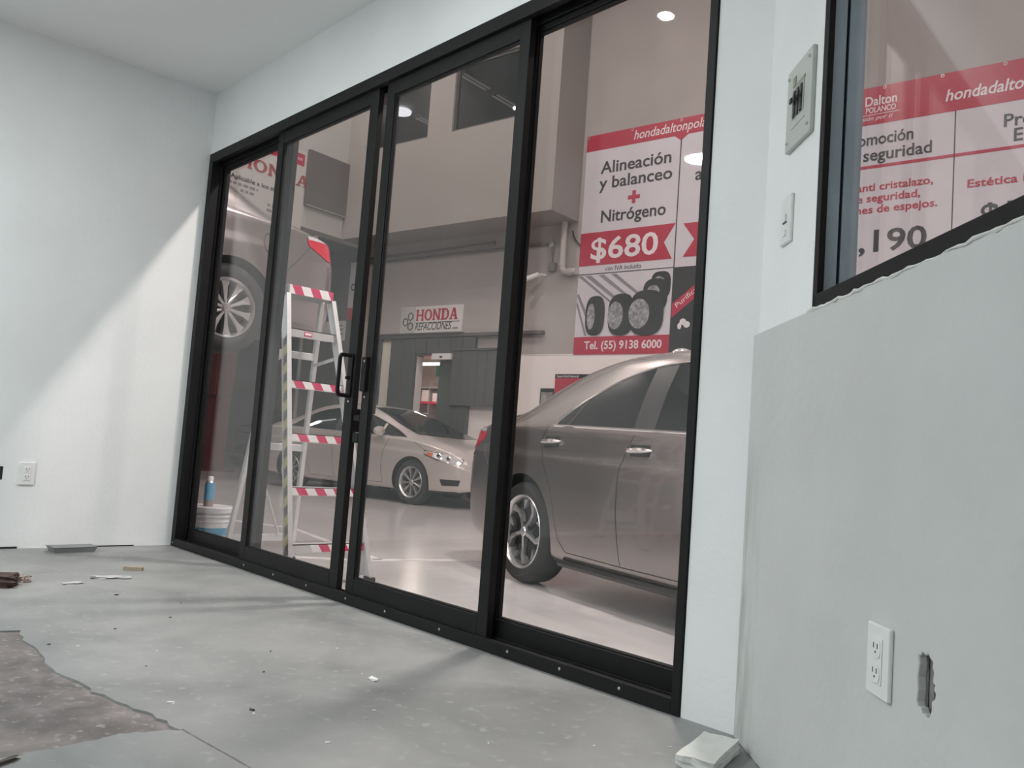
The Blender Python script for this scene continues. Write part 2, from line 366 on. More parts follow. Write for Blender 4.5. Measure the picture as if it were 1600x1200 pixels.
# pull handle (D shaped) on the second panel, escutcheon on the third
a = MB()
pts = []
for k in range(25):
    t = k/24.0; ang_ = -PI/2+PI*t
    zz = 1.003+.092*max(-1, min(1, 1.25*math.sin(ang_))); yy = .012-.062*min(1, 1.35*max(0, math.cos(ang_)))**.6
    pts.append((1.815, yy, zz))
a.tube(pts, .0095, 8)
h = obj('pull_handle', a, M_frame, p2, smooth=True)
obj('handle_plate', MB().box(1.803, 1.830, .006, .015, .905, 1.10), M_frame, h, bev=.003)
obj('latch_lever', MB().box(1.806, 1.824, -.012, .008, .985, 1.0), M_frame, h, bev=.003)
link('screw_head', MB().lathe([(.0001,-.003),(.005,-.002),(.0055,0)], 10, axis='y').mesh('screw_head', M_chrome, True), h, (1.815, .013, .885))
h = obj('lock_plate', MB().box(1.920, 1.957, -.004, .016, .93, 1.085), M_frame, p3, bev=.004)
for z in (1.065, .905): link('screw_head', scr, h, (1.945, .012 if z < .92 else -.004, z))
a = MB().tube([(1.895,.05,.83),(1.895,.10,.84),(1.895,.105,.95),(1.895,.10,1.06),(1.895,.05,1.07)], .009, 8)
obj('outer_pull_handle', a, M_frame, p3, smooth=True)
a = MB().box(1.855, 1.905, .02, .05, .80, .825).box(1.86, 1.905, .02, .05, .70, .745)
obj('latch_hook', a, M_frame, p3, bev=.003)

# ================================================================== WINDOW in the angled wall
win = link('window_1', None, None, RO, (0,0,RANG)); struct(win, 'black framed sliding window in the angled wall above the low wall', 'window')
F0, F1 = .004, .080
a = MB().box(WT0, WT0+.012, F0-.006, F0, WZ0, WZ1)
obj('frame_jamb', MB().box(WT0, WT0+.026, F0-.004, F0+.012, WZ0, WZ1), M_frame, win, bev=.002)
obj('jamb_channel', MB().box(WT0-.004, WT0+.018, F0+.012, F0+.042, WZ0+.035, WZ1).box(WT0-.004, WT0+.012, F0+.042, F0+.050, WZ0+.035, WZ1, 1).box(WT0-.004, WT0+.018, F0+.050, F1+.012, WZ0+.035, WZ1), [M_framereflect, M_frame], win)
obj('frame_jamb', MB().box(WT1-.03, WT1, F0, F1, WZ0, WZ1), M_frame, win, bev=.002)
obj('frame_head', MB().box(WT0+.026, WT1-.03, F0, F1, WZ1-.05, WZ1), M_frame, win, bev=.002)
obj('frame_sill', MB().box(WT0, WT1-.03, F0-.004, F0+.014, WZ0, WZ0+.040).box(WT0+.026, WT1-.03, F0+.014, F1, WZ0, WZ0+.03), M_frame, win, bev=.002)
obj('glass_pane', MB().box(WT0+.004, WT1-.02, F1-.010, F1-.004, WZ0+.02, WZ1-.03), M_glassw, win)

# ================================================================== WORKSHOP SHELL
M_shopfloor = concrete('workshop_epoxy_floor', (.52, .50, .495), (.46, .445, .44), (.55, .53, .525), .5, 3, .02, .2)
a = MB(); c = [bw(-16,-9), bw(22,-9), bw(22,20), bw(-16,20)]
a.prism([(p.x, p.y) for p in c], SF-.2, SF)
struct(obj('floor_workshop', a, M_shopfloor))
a = MB().prism([(p.x, p.y) for p in c], 9.6, 9.8); struct(obj('ceiling_workshop', a, mat('workshop_ceiling_paint', (.45, .43, .41), .8)))
def bstruct(name, mb, m_, **k): return struct(obj(name, mb, m_, loc=BO, rot=(0,0,ANG), **k))
# in this local frame: x = s, y = -d
TB = 2.225                                              # top of the white band
HX0, HX1, HZ = 1.46, 2.36, 2.262                        # doorway of the parts counter
a = MB().box(HX1, 22, 0, .15, SF, TB, 1).box(0, HX0, 0, .15, SF, TB, 1).box(HX0, HX1, 0, .15, HZ, 4.28)
a.box(HX1, 4.68, 0, .15, TB, 4.28).box(0, HX0, 0, .15, TB, 4.28).box(4.68, 22, 0, .15, TB, 9.6).box(HX0, HX1, 0, .15, HZ-.0, HZ+.001)
bstruct('wall_workshop_back', a, [M_bwall, M_bwhite])
a = MB().box(-.30, 0, -14, .15, 4.30, 9.6); bstruct('wall_workshop_left', a, mat('workshop_left_paint', (.50,.49,.465), .7, var=.05, vscale=1))
a = MB().box(-16, -.30, -14, 9, 4.30, 4.45); bstruct('ceiling_bay', a, mat('bay_ceiling', (.20,.20,.195), .7, var=.2, vscale=.7))
a = MB().box(-1.85, -1.75, .0, 9, SF, 9.6); bstruct('wall_bay_side', a, M_bwall)
a = MB().box(-16, -15.8, -20, 9, SF, 9.6); bstruct('wall_bay_far', a, mat('bay_far_paint', (.24,.24,.235), .7, var=.2, vscale=.5))
a = MB().box(-16, 0, 8.8, 9, SF, 9.6); bstruct('wall_bay_end', a, MATS['bay_far_paint'])
a = MB().box(22, 22.2, -20, .15, SF, 9.6); bstruct('wall_workshop_right', a, M_bwall)
a = MB().box(-16, 22, -20.2, -20, SF, 9.6); bstruct('wall_workshop_near', a, M_bwall)
# mezzanine box in front of / over the back wall
MZ0, MZ1, MD = 4.28, 9.6, .72
W2 = (.55, 1.98); W3 = (2.53, 3.86); WS, WTZ = 5.84, 6.98
a = MB().box(0, 4.68, -MD, -MD+.12, MZ0, WS).box(0, 4.68, -MD, -MD+.12, WTZ, MZ1)
for x0, x1 in ((0, W2[0]), (W2[1], W3[0]), (W3[1], 4.68)): a.box(x0, x1, -MD, -MD+.12, WS, WTZ)
a.box(4.56, 4.68, -MD+.12, 5, MZ0, MZ1)
bstruct('wall_mezzanine', a, M_mezz)
bstruct('floor_mezzanine', MB().box(0, 4.56, -MD+.12, 5, MZ0, MZ0+.15), M_mezz)
bstruct('wall_mezzanine_rear', MB().box(-.3, 4.56, 5, 5.1, MZ0, MZ1), mat('mezzanine_dark', (.12,.115,.11), .8))
bstruct('ceiling_mezzanine', MB().box(-.0, 4.56, -MD+.12, 5, 7.08, 7.12), MATS['mezzanine_dark'])
for i, (x0, x1) in enumerate((W2, W3)):
    w = link('window_%d' % (i+2), None, None, bw(0, 0), (0,0,ANG)); struct(w, ('dark upper window of the mezzanine nearer the lift', 'dark upper window of the mezzanine nearer the banner')[i], 'window')
    y = -MD+.07
    a = MB().box(x0, x0+.04, y-.03, y+.03, WS, WTZ).box(x1-.04, x1, y-.03, y+.03, WS, WTZ).box(x0+.04, x1-.04, y-.03, y+.03, WS, WS+.04).box(x0+.04, x1-.04, y-.03, y+.03, WTZ-.04, WTZ)
    obj('window_frame', a, M_grey, w)
    obj('glass_pane', MB().box(x0+.03, x1-.03, y-.004, y+.004, WS+.03, WTZ-.03), glass_mat('mezz_glass%d' % i, .02, (.55,.55,.57)), w)
M_tubeglow = mat('unlit_tube_glow', (.8,.78,.74), .4, emit=(1,.9,.75), estr=.35)  # small glow put in so the switched-off tubes show
def strip(s, d0, d1, z, label):
    t = thing('ceiling_strip_light', label, 'lamp', bw(s, d0, z), ANG, 'strip lights on the mezzanine ceiling')
    obj('housing', MB().box(-.09, .09, 0, d0-d1, .03, .08), M_mezz, t)
    for x in (-.05, .05): obj('tube', MB().tube([(x, .02, .015), (x, d0-d1-.02, .015)], .016, 8), M_tubeglow, t, smooth=True)
strip(2.31, .36, -.36, 7.0, 'fluorescent strip light behind window nearer the banner, by the glass')
strip(2.26, -.58, -1.2, 7.0, 'fluorescent strip light behind window nearer the banner, deeper in')
strip(-.15+.4, -.68, -1.4, 7.0, 'fluorescent strip light behind window nearer the lift')
t = thing('ceiling_globe_lamp', 'bright round lamp behind the mezzanine window nearer the lift', 'lamp', bw(.18, -.3, 7.0), ANG)
obj('diffuser', MB().lathe([(.001,-.05),(.12,-.045),(.2,-.015),(.21,.02)], 24), mat('bright_globe', (.9,.9,.9), .5, emit=(1,1,1), estr=5), t, smooth=True)
obj('base', MB().lathe([(.15,.02),(.15,.08),(.001,.08)], 20), M_plastic, t)
# painted floor lines
def floor_line(pts, w, label):
    a = MB()
    for p, q in zip(pts[:-1], pts[1:]): a.bar((*p, SF+.0015), (*q, SF+.0015), w, .003)
    return tag(obj('floor_line', a, mat('floor_line_paint', (.72,.68,.67), .4, var=.2, vscale=5)), label, 'marking')
floor_line([(-.62,.62),(-.1,1.35),(.02,1.9),(.45,3.2),(.9,4.6)], .07, 'white painted line crossing the workshop floor beside the ladder')
floor_line([(-3.16,1.45),(-2.0,1.92),(-.06,1.55)], .07, 'white painted line running from the lifted car to the ladder')

# ================================================================== CARS
def pchip(xs, ys, xq):
    xs = np.array(xs, float); ys = np.array(ys, float); h_ = np.diff(xs); dl = np.diff(ys)/h_
    d = np.zeros(len(xs))
    for i in range(1, len(xs)-1):
        if dl[i-1]*dl[i] > 0:
            w1 = 2*h_[i]+h_[i-1]; w2 = h_[i]+2*h_[i-1]; d[i] = (w1+w2)/(w1/dl[i-1]+w2/dl[i])
    d[0] = dl[0]; d[-1] = dl[-1]
    xq = np.atleast_1d(np.asarray(xq, float)); idx = np.clip(np.searchsorted(xs, xq)-1, 0, len(xs)-2)
    t = (xq-xs[idx])/h_[idx]; hh = h_[idx]
    return (2*t**3-3*t**2+1)*ys[idx]+(t**3-2*t**2+t)*hh*d[idx]+(-2*t**3+3*t**2)*ys[idx+1]+(t**3-t**2)*hh*d[idx+1]
class Body:
    # keys rows: x, zt(top centre), zb(bottom), hw(half width), zbelt, yb(half width at belt), yr(half width at roof edge), zr(roof edge height)
    def __init__(s, keys, nsec=46, zs=0.0):
        s.K = np.array(keys, float); s.nsec = nsec; s.zs = zs; s.x0, s.x1 = s.K[0,0], s.K[-1,0]
    def Z(s, z): return z+s.zs*max(0.0, z-.3)
    def prm(s, x): return [float(pchip(s.K[:,0], s.K[:,c], x)[0]) for c in range(1, 8)]
    def section(s, x):
        zt, zb, hw, zk, yb, yr, zr = s.prm(x)
        H = zk-zb
        P = [(0, zb), (hw*.5, zb), (hw-.10, zb), (hw-.045, zb+.04*H), (hw-.018, zb+.16*H), (hw-.004, zb+.34*H), (hw, zb+.52*H), (hw-.002, zb+.68*H), (hw-.006, zb+.765*H), (hw-.020, zb+.82*H), (yb+.008, zb+.94*H), (yb, zk)]
        for k in (.25, .5, .75):
            P.append((yb+(yr-yb)*k+.02*math.sin(PI*k)*min(1, max(0, (zr-zk)/.3)), zk+(zr-zk)*k))
        P += [(yr, zr), (yr-.06*min(1, yr/.3), zr+(zt-zr)*.55), (yr*.6, zt-(zt-zr)*.12), (yr*.3, zt-(zt-zr)*.03), (0, zt)]
        P = [(y_, s.Z(z_)) for y_, z_ in P]
        P = np.array(P); t = np.r_[0, np.cumsum(np.hypot(*np.diff(P, axis=0).T)+.004)]; t /= t[-1]
        # keep keyed parameters so columns line up between stations
        tk = np.linspace(0, 1, len(P)); q = np.linspace(0, 1, s.nsec)
        return np.stack([pchip(tk, P[:,0], q), pchip(tk, P[:,1], q)], 1)
    def yside(s, x, z):
        S = s.section(x); k = int(len(S)*.16)
        return float(np.interp(z, S[k:,1], S[k:,0]))
    def ztop(s, x, y):
        S = s.section(x)[::-1]; n = int(len(S)*.42)
        return float(np.interp(abs(y), S[:n,0], S[:n,1]))
    def xend(s, y, z, front=True):
        lo, hi = (s.x1-.9, s.x1) if front else (s.x0+.9, s.x0)
        for _ in range(22):
            mid = (lo+hi)/2; zt, zb, *r = s.prm(mid); zt = s.Z(zt)
            ins = zb < z < zt and s.yside(mid, z) > abs(y)
            if ins: lo = mid
            else: hi = mid
        return lo
    def build(s, n=84):
        u = np.linspace(0, 1, n); xs = s.x0+(s.x1-s.x0)*(u-.06*np.sin(2*PI*u)*0)
        e = np.array([.0, .01, .025, .05, .08]); xs = np.unique(np.r_[s.x0+e, xs, s.x1-e])
        mb = MB(); N = s.nsec
        vs_, fs = [], []
        for x in xs:
            S = s.section(x)
            vs_ += [(x, y, z) for y, z in S]+[(x, -y, z) for y, z in S[1:-1][::-1]]
        m_ = 2*N-2
        for i in range(len(xs)-1):
            for j in range(m_): fs.append((i*m_+j, i*m_+(j+1) % m_, (i+1)*m_+(j+1) % m_, (i+1)*m_+j))
        fs += [tuple(range(m_)), tuple((len(xs)-1)*m_+j for j in reversed(range(m_)))]
        return mb.add(vs_, fs)
    def patch(s, bot, top, side=1, off=.004, nu=14, nv=6, mode='side'):
        """surface patch between two 2D polylines: (x,z) on the sides, (x,y) on top, (y,z) at the ends"""
        def res(pl):
            pl = np.array(pl, float); t = np.r_[0, np.cumsum(np.hypot(*np.diff(pl, axis=0).T))]; t /= t[-1]; q = np.linspace(0, 1, nu)
            return np.stack([np.interp(q, t, pl[:,0]), np.interp(q, t, pl[:,1])], 1)
        b, t = res(bot), res(top); rows = []
        for k in range(nv):
            w = k/(nv-1); row = []
            for p, q in zip(b, t):
                a, c = p*(1-w)+q*w
                row.append(s.at(a, c, side, off, mode))
            rows.append(row)
        return rows
    def at(s, a, c, side=1, off=.004, mode='side'):
        if mode != 'top': c = s.Z(c)
        if mode == 'side': return (a, side*(s.yside(a, c)+off), c)
        if mode == 'top': return (a, c, s.ztop(a, c)+off)
        if mode == 'front': return (s.xend(a, c, True)+off, a, c)
        return (s.xend(a, c, False)-off, a, c)

def dress(mb): return mb
def thick_patch(rows, t=.004):
    a = MB().grid(rows); return a

def wheel_meshes(kind, R=.33, rim=.222, w=.108):
    out = {}
    tp = [(rim-.004,w-.02),(rim+.012,w-.004),(rim+.05,w+.004),(R-.035,w-.004),(R-.012,w-.02),(R-.003,w-.04),(R,0),(R-.003,-w+.04),(R-.012,-w+.02),(R-.04,-w),(rim,-w+.01)]
    tire = MB().lathe(tp, 48, axis='y')
    for g in (-.045, -.015, .015, .045): pass
    out['tire'] = tire.mesh('wheel', M_rubber, True, 50)
    a = MB().lathe([(rim+.002,w-.014),(rim-.004,w-.008),(rim-.012,w-.016),(rim-.022,w-.03),(rim-.03,w-.09),(rim-.03,-w+.02)], 48, axis='y')
    out['rim'] = a.mesh('rim', M_alloy, True)
    a = MB().lathe([(.001,.0),(rim-.03,.0),(rim-.03,-.02),(.001,-.02)], 40, axis='y'); out['disc'] = a.mesh('brake_disc', M_wheeldark, True)
    sp = []
    yf = w-.026
    def spoke(poly, y0, y1, m_, nm='spoke'):
        # poly in polar (r, deg)
        pts = [(r*math.cos(math.radians(d)), r*math.sin(math.radians(d))) for r, d in poly]
        b = MB(); n = len(pts)
        dish = lambda r: y1-.012*max(0, 1-abs(r-.12)/.1)
        vs_ = [(x, y0, z) for x, z in pts]+[(x, dish(math.hypot(x, z)), z) for x, z in pts]
        b.add(vs_, [tuple(range(n)), tuple(reversed(range(n, 2*n)))]+[(i, (i+1) % n, n+(i+1) % n, n+i) for i in range(n)])
        return (nm, b.mesh(nm, m_))
    if kind == 'twist':
        for k in range(5):
            c = 72*k+10
            sp.append(spoke([(.035,c-26),(.10,c-13),(.205,c-20),(.205,c+2),(.12,c+8),(.035,c+26)], yf-.05, yf-.022, M_wheeldark, 'inner_spoke'))
            sp.append(spoke([(.03,c-30),(.105,c-14),(.15,c-15),(.213,c-28),(.213,c-13),(.16,c-4),(.11,c-1),(.03,c+10)], yf-.04, yf-.004, M_alloy))
            sp.append(spoke([(.15,c+14),(.212,c+18),(.213,c+34),(.20,c+30),(.155,c+19)], yf-.04, yf-.010, M_alloy))
    elif kind == 'ten':
        for k in range(10):
            c = 36*k+18
            sp.append(spoke([(.035,c-16),(.075,c-9),(.15,c-7),(.205,c-9.5),(.214,c-12),(.214,c+12),(.205,c+9.5),(.15,c+7),(.075,c+9),(.035,c+16)], yf-.05, yf-.006, M_alloy))
    else:
        for k in range(9):
            c = 40*k
            sp.append(spoke([(.03,c-20),(.08,c-7),(.20,c-7),(.214,c-9),(.214,c+9),(.20,c+7),(.08,c+7),(.03,c+20)], yf-.05, yf-.008, M_alloy))
    out['spokes'] = sp
    out['hub'] = MB().lathe([(.001,yf+.004),(.026,yf+.002),(.034,yf-.006),(.036,yf-.06)], 24, axis='y').mesh('hub_cap', M_alloy, True)
    out['lug'] = MB().lathe([(.001,yf-.012),(.008,yf-.012),(.010,yf-.018),(.010,yf-.04)], 8, axis='y').mesh('lug_nut', M_wheeldark, True)
    return out
WH = {}
def add_wheel(car, kind, x, y, z, side, R=.33, spin=0.0):
    if (kind, R) not in WH: WH[(kind, R)] = wheel_meshes(kind, R, .244 if kind == 'twist' else .222)
    W = WH[(kind, R)]
    w = link('wheel', W['tire'], car, (x, y, z), (0, spin, 0 if side > 0 else PI))
    link('rim', W['rim'], w); link('brake_disc', W['disc'], w); link('hub_cap', W['hub'], w)
    for nm, me in W['spokes']: link(nm, me, w)
    for k in range(5):
        a_ = 2*PI*k/5+.3; link('lug_nut', W['lug'], w, (.058*math.cos(a_), 0, .058*math.sin(a_)))
    return w
def paint(name, col, rough=.26, metal=.8):
    return mat(name, col, rough, metal, var=.05, vscale=2.5, coat=.8)
def make_car(name, label, B, wb, pm, wheel, dlo, pillars, loc, rotz, R=.33, handles=(), seams=(), lamps=None, spin=.2, track=None, details=True):
    t = thing(name, label, 'car', loc, rotz)
    body = obj('body', B.build(), [pm, M_blackplastic], t, smooth=True, angle=38)
    body.parent = None
    for x in (0.0, wb):
        for sd in (1, -1):
            y0, y1 = (.52, 1.3) if sd > 0 else (-1.3, -.52)
            c = MB().lathe([(R+.045, y0), (R+.045, y1)], 40, axis='y', cap=True)
            cu = obj('cutter', c, M_blackplastic); cu.location = (x, 0, R+.005); subtract(body, cu)
    me = body.data; hwm = B.K[:,3].max()
    if len(me.materials) < 2: me.materials.append(M_blackplastic)
    for p in me.polygons:
        c = p.center; d = min(math.hypot(c.x-x, c.z-R) for x in (0, wb))
        well = d < R+.038 and abs(c.y) < hwm-.02 or (abs(abs(c.y)-.52) < .004 and d < R+.05)
        onarch = abs(d-(R+.045)) < .012 and abs(c.y) < hwm-.03 and abs(p.normal.y) < .35
        under = p.normal.z < -.75
        p.material_index = 1 if (well or under or onarch) else 0
        p.use_smooth = True
    bm = bmesh.new(); bm.from_mesh(me)
    for e in bm.edges:
        if len(e.link_faces) == 2 and e.calc_face_angle(0) > math.radians(35): e.smooth = False
    bm.to_mesh(me); bm.free()
    body.parent = t
    hw = lambda x: B.prm(x)[2]
    for x, nm in ((0, 'rear'), (wb, 'front')):
        for sd in (1, -1): add_wheel(t, wheel, x, sd*(hw(x)-.108-.012), R, sd, R, spin)
    # glazing
    xb0, xb1 = dlo['x0'], dlo['x1']
    zb_ = lambda x: np.interp(x, [xb0, xb1], dlo['zb']); zt_ = lambda x: float(pchip(*zip(*dlo['top']), x)[0])
    for sd in (1, -1):
        for (a0, b0, a1, b1) in pillars['panes']:      # bottom x0,x1 and top x0,x1
            bot = [(x, zb_(x)) for x in np.linspace(a0, b0, 12)]; top = [(x, max(zt_(x), zb_(x)+.004)) for x in np.linspace(a1, b1, 12)]
            obj('side_window', MB().grid(B.patch(bot, top, sd, .003, 16, 6)), M_carglass, t, smooth=True)
        for (a0, b0, a1, b1) in pillars['black']:
            bot = [(a0, zb_(a0)), (b0, zb_(b0))]; top = [(a1, zt_(a1)), (b1, zt_(b1))]
            obj('pillar_trim', MB().grid(B.patch(bot, top, sd, .0045, 4, 6)), M_blackplastic, t, smooth=True)
        xs = np.linspace(xb0, xb1, 40)
        loop = [B.at(x, zb_(x), sd, .003) for x in xs]
        obj('belt_moulding', MB().tube(loop, .009, 6), M_chrome, t, smooth=True)
        loop = [B.at(x, max(zt_(x), zb_(x)), sd, .003) for x in xs]
        obj('window_moulding', MB().tube(loop, .008, 6), dlo.get('mat', M_chrome), t, smooth=True)
        for pl in seams:
            dn = []
            for p, q in zip(pl[:-1], pl[1:]):
                for k in range(6): dn.append((p[0]+(q[0]-p[0])*k/6, p[1]+(q[1]-p[1])*k/6))
            dn.append(pl[-1])
            obj('panel_gap', MB().tube([B.at(x, z, sd, -.001) for x, z in dn], .0035, 5), M_blackplastic, t, smooth=True)
        for hx, hz in handles:
            cup = obj('handle_recess', MB().grid([[B.at(hx+.085*u, hz+.03*v, sd, .002) for u in np.linspace(-1,1,7)] for v in (-1,0,1)]), M_wheeldark, t, smooth=True)
            pts = [(hx+.11*u, sd*(B.yside(hx+.11*u, B.Z(hz))+.006+.03*(1-abs(u)**4)), B.Z(hz)+.004*u) for u in np.linspace(-1, 1, 13)]
            obj('door_handle', MB().tube(pts, [.006+.011*(1-abs(u)**3) for u in np.linspace(-1,1,13)], 8), M_chrome, t, smooth=True)
        mx = dlo['mirror']
        p = Vector(B.at(mx, zb_(mx)+.04, sd, 0))
        mm = MB().lathe([(.001,-.075),(.035,-.07),(.062,-.045),(.075,0),(.07,.03),(.03,.05),(.001,.052)], 16, axis='x')
        mo = obj('side_mirror', mm, pm, t, (p.x, p.y+sd*.13, p.z+.02), smooth=True); mo.scale = (.85, 1.35, .95)
        obj('mirror_arm', MB().tube([(p.x, p.y, p.z-.03), (p.x, p.y+sd*.10, p.z-.02)], .018, 8), M_blackplastic, t, smooth=True)
    ws = dlo['windshield']; rw = dlo['rear_window']
    for nm, (xb_, yb_, xt, yt) in (('windshield', ws), ('rear_window', rw)):
        bot = [(xb_+dlo.get('bow', .10)*(1 if nm == 'windshield' else -1)*(1-(y/yb_)**2), y) for y in np.linspace(-yb_, yb_, 16)]
        top = [(xt+.05*(1 if nm == 'windshield' else -1)*(1-(y/yt)**2), y) for y in np.linspace(-yt, yt, 16)]
        obj(nm, MB().grid(B.patch(bot, top, 1, .004, 20, 12, 'top')), M_carglass, t, smooth=True)
    if lamps: lamps(t, B)
    return t

ACC = [(-1.02,.74,.46,.50,.70,.46,.38,.73),(-1.00,.90,.36,.66,.84,.62,.50,.88),(-.96,1.02,.29,.78,.93,.72,.60,.985),(-.86,1.07,.25,.855,.965,.80,.66,1.03),
       (-.60,1.10,.22,.905,.985,.86,.70,1.06),(-.42,1.14,.205,.918,.99,.875,.68,1.095),(-.1,1.30,.20,.924,.99,.885,.62,1.235),(.3,1.425,.195,.925,.985,.89,.585,1.35),
       (.7,1.472,.19,.925,.975,.89,.59,1.40),(1.1,1.482,.19,.925,.965,.89,.60,1.41),(1.5,1.455,.19,.925,.955,.89,.60,1.385),(1.85,1.375,.19,.925,.945,.885,.60,1.315),
       (2.25,1.205,.19,.922,.935,.88,.64,1.165),(2.6,1.03,.19,.918,.92,.87,.74,.995),(2.95,.975,.20,.912,.89,.855,.74,.945),(3.3,.90,.21,.875,.82,.80,.68,.87),
       (3.55,.80,.23,.77,.72,.68,.56,.77),(3.68,.68,.28,.58,.60,.50,.42,.65),(3.73,.56,.36,.44,.52,.40,.32,.545)]
CIV = [(-1.00,.78,.46,.46,.74,.42,.34,.77),(-.98,.92,.36,.62,.86,.57,.46,.90),(-.92,1.03,.29,.74,.93,.68,.56,.99),(-.78,1.075,.25,.81,.96,.76,.62,1.035),
       (-.5,1.11,.22,.855,.975,.82,.64,1.07),(-.2,1.22,.20,.868,.98,.835,.58,1.17),(.2,1.36,.195,.872,.97,.84,.55,1.295),(.6,1.42,.19,.874,.96,.84,.55,1.355),
       (1.0,1.435,.19,.875,.95,.84,.56,1.37),(1.4,1.405,.19,.875,.94,.84,.565,1.345),(1.75,1.315,.19,.874,.93,.838,.58,1.265),(2.15,1.165,.19,.872,.92,.835,.61,1.125),
       (2.6,1.01,.19,.868,.90,.83,.70,.975),(2.95,.94,.20,.865,.85,.815,.70,.91),(3.25,.87,.21,.835,.78,.77,.66,.845),(3.45,.79,.22,.76,.70,.68,.58,.765),(3.58,.69,.25,.62,.60,.54,.45,.67),(3.63,.55,.33,.46,.50,.40,.32,.535)]
ACC_DLO = dict(x0=.30, x1=2.42, zb=(1.003, .965), top=[(.30,1.003),(.36,1.075),(.5,1.165),(.66,1.245),(.85,1.315),(1.1,1.36),(1.35,1.372),(1.6,1.345),(1.85,1.27),(2.1,1.15),(2.42,.967)],
               windshield=(2.55,.70,1.66,.54), rear_window=(-.40,.60,.30,.50), mirror=2.22)
ACC_P = dict(panes=[(.32,.44,.32,.50),(.47,1.12,.53,1.02),(1.30,2.10,1.20,2.10),(2.14,2.40,2.12,2.40)], black=[(1.12,1.22,1.02,1.11),(1.22,1.30,1.11,1.20),(.44,.47,.50,.53)])
ACC_SEAMS = [[(.24,1.0),(.20,.94),(.19,.88),(.26,.76),(.36,.62),(.42,.46),(.46,.34),(.54,.27)], [(1.14,.96),(1.08,.86),(1.05,.76),(1.05,.55),(1.09,.27)], [(2.34,.93),(2.20,.75),(2.18,.5),(2.22,.27)], [(.54,.27),(1.09,.265),(2.22,.27)]]
pm_near = paint('silver_beige_car_paint', (.33, .295, .285)); pm_far = paint('champagne_car_paint', (.64, .58, .555), .3, .3); pm_lift = paint('warm_silver_car_paint', (.36, .33, .33)); pm_dk = paint('dark_green_car_paint', (.02, .03, .03))
def accord_lamps(t, B):
    for sd in (1, -1):
        tl = obj('tail_lamp', MB().grid(B.patch([(-.945,.83),(-.86,.83),(-.66,.905)], [(-.945,.955),(-.86,.975),(-.64,.955)], sd, .006)), M_lensred, t, smooth=True)
        obj('lamp_strip', MB().grid(B.patch([(-.94,.955),(-.86,.965),(-.66,.952)], [(-.94,.985),(-.86,.995),(-.64,.975)], sd, .007)), M_lensclear, tl, smooth=True)
        rows = B.patch([(.40*sd,.83),(.60*sd,.82)], [(.40*sd,.93),(.58*sd,.92)], 1, .006, 8, 5, 'rear')
        obj('tail_lamp', MB().grid(rows), M_lensred, t, smooth=True)
        obj('headlamp', MB().grid(B.patch([(2.95,.76),(3.3,.68),(3.55,.62)], [(2.95,.80),(3.3,.78),(3.55,.70)], sd, .006)), M_lensclear, t, smooth=True)
        obj('bumper_seam', MB().tube([B.at(-.40-.03*k, .62+.03*k, sd, -.001) for k in range(11)], .0035, 5), M_blackplastic, t, smooth=True)
    obj('fuel_flap', MB().tube([B.at(-.33+.09*math.cos(a_), .84+.075*max(-.9,min(.9,1.3*math.sin(a_))), 1, .0) for a_ in np.linspace(0, 2*PI, 28, endpoint=False)], .0032, 5, closed=True), M_blackplastic, t, smooth=True)
    obj('trunk_spoiler', MB().tube([(-.89-.06*(1-(y/.62)**2), y, B.ztop(-.89-.06*(1-(y/.62)**2), y)+.012) for y in np.linspace(-.62,.62,21)], .016, 8), pm_near if t.name.startswith('near') else pm_lift, t, smooth=True)
    for sd in (1, -1): obj('side_sill', MB().tube([(x, sd*(B.prm(x)[2]-.03), .20) for x in np.linspace(.48,2.28,16)], .022, 6), M_blackplastic, t, smooth=True)
def civic_lamps(t, B):
    for sd in (1, -1):
        hl = obj('headlamp', MB().grid(B.patch([(2.94,.72),(3.2,.655),(3.50,.60)], [(2.92,.775),(3.2,.745),(3.50,.675)], sd, .006)), M_lensclear, t, smooth=True)
        obj('turn_signal', MB().grid(B.patch([(2.98,.715),(3.09,.69)], [(2.97,.755),(3.09,.745)], sd, .009, 6, 4)), M_amber, hl, smooth=True)
        obj('lamp_outline', MB().tube([B.at(x, z, sd, .006) for x, z in ((2.92,.775),(3.2,.745),(3.50,.675),(3.50,.60),(3.2,.655),(2.94,.72))], .008, 6, closed=True), M_blackplastic, hl, smooth=True)  # black bead tracing the headlamp outline
        for lx, lz in ((3.19,.705),(3.34,.67)):
            p = B.at(lx, lz, sd, .008); obj('lamp_bulb', MB().lathe([(.001,.012),(.03,.010),(.045,.0),(.05,-.01)], 14, axis='y'), M_chrome, hl, p, (0,0,0 if sd>0 else PI), smooth=True)
        obj('fog_intake', MB().grid(B.patch([(3.28,.31),(3.50,.32)], [(3.25,.395),(3.52,.40)], sd, .005, 8, 4)), M_blackplastic, t, smooth=True)
    obj('grille', MB().grid(B.patch([(-.36,.545),(.36,.545)], [(-.36,.60),(.36,.60)], 1, .01, 14, 4, 'front')), M_blackplastic, t, smooth=True)
    obj('lower_intake', MB().grid(B.patch([(-.40,.36),(.40,.36)], [(-.40,.44),(.40,.44)], 1, .01, 14, 4, 'front')), M_blackplastic, t, smooth=True)
CIV_DLO = dict(x0=-.10, x1=2.52, zb=(1.0,.935), top=[(-.10,1.0),(.05,1.10),(.3,1.235),(.6,1.305),(.9,1.33),(1.2,1.32),(1.5,1.265),(1.8,1.185),(2.15,1.07),(2.52,.937)], windshield=(2.62,.66,1.50,.50), rear_window=(-.34,.56,.28,.46), mirror=2.06, mat=M_blackplastic, bow=.16)
CIV_P = dict(panes=[(-.08,.98,-.08,.92),(1.10,1.98,1.02,1.94),(2.03,2.50,1.99,2.50)], black=[(.98,1.10,.92,1.02)])
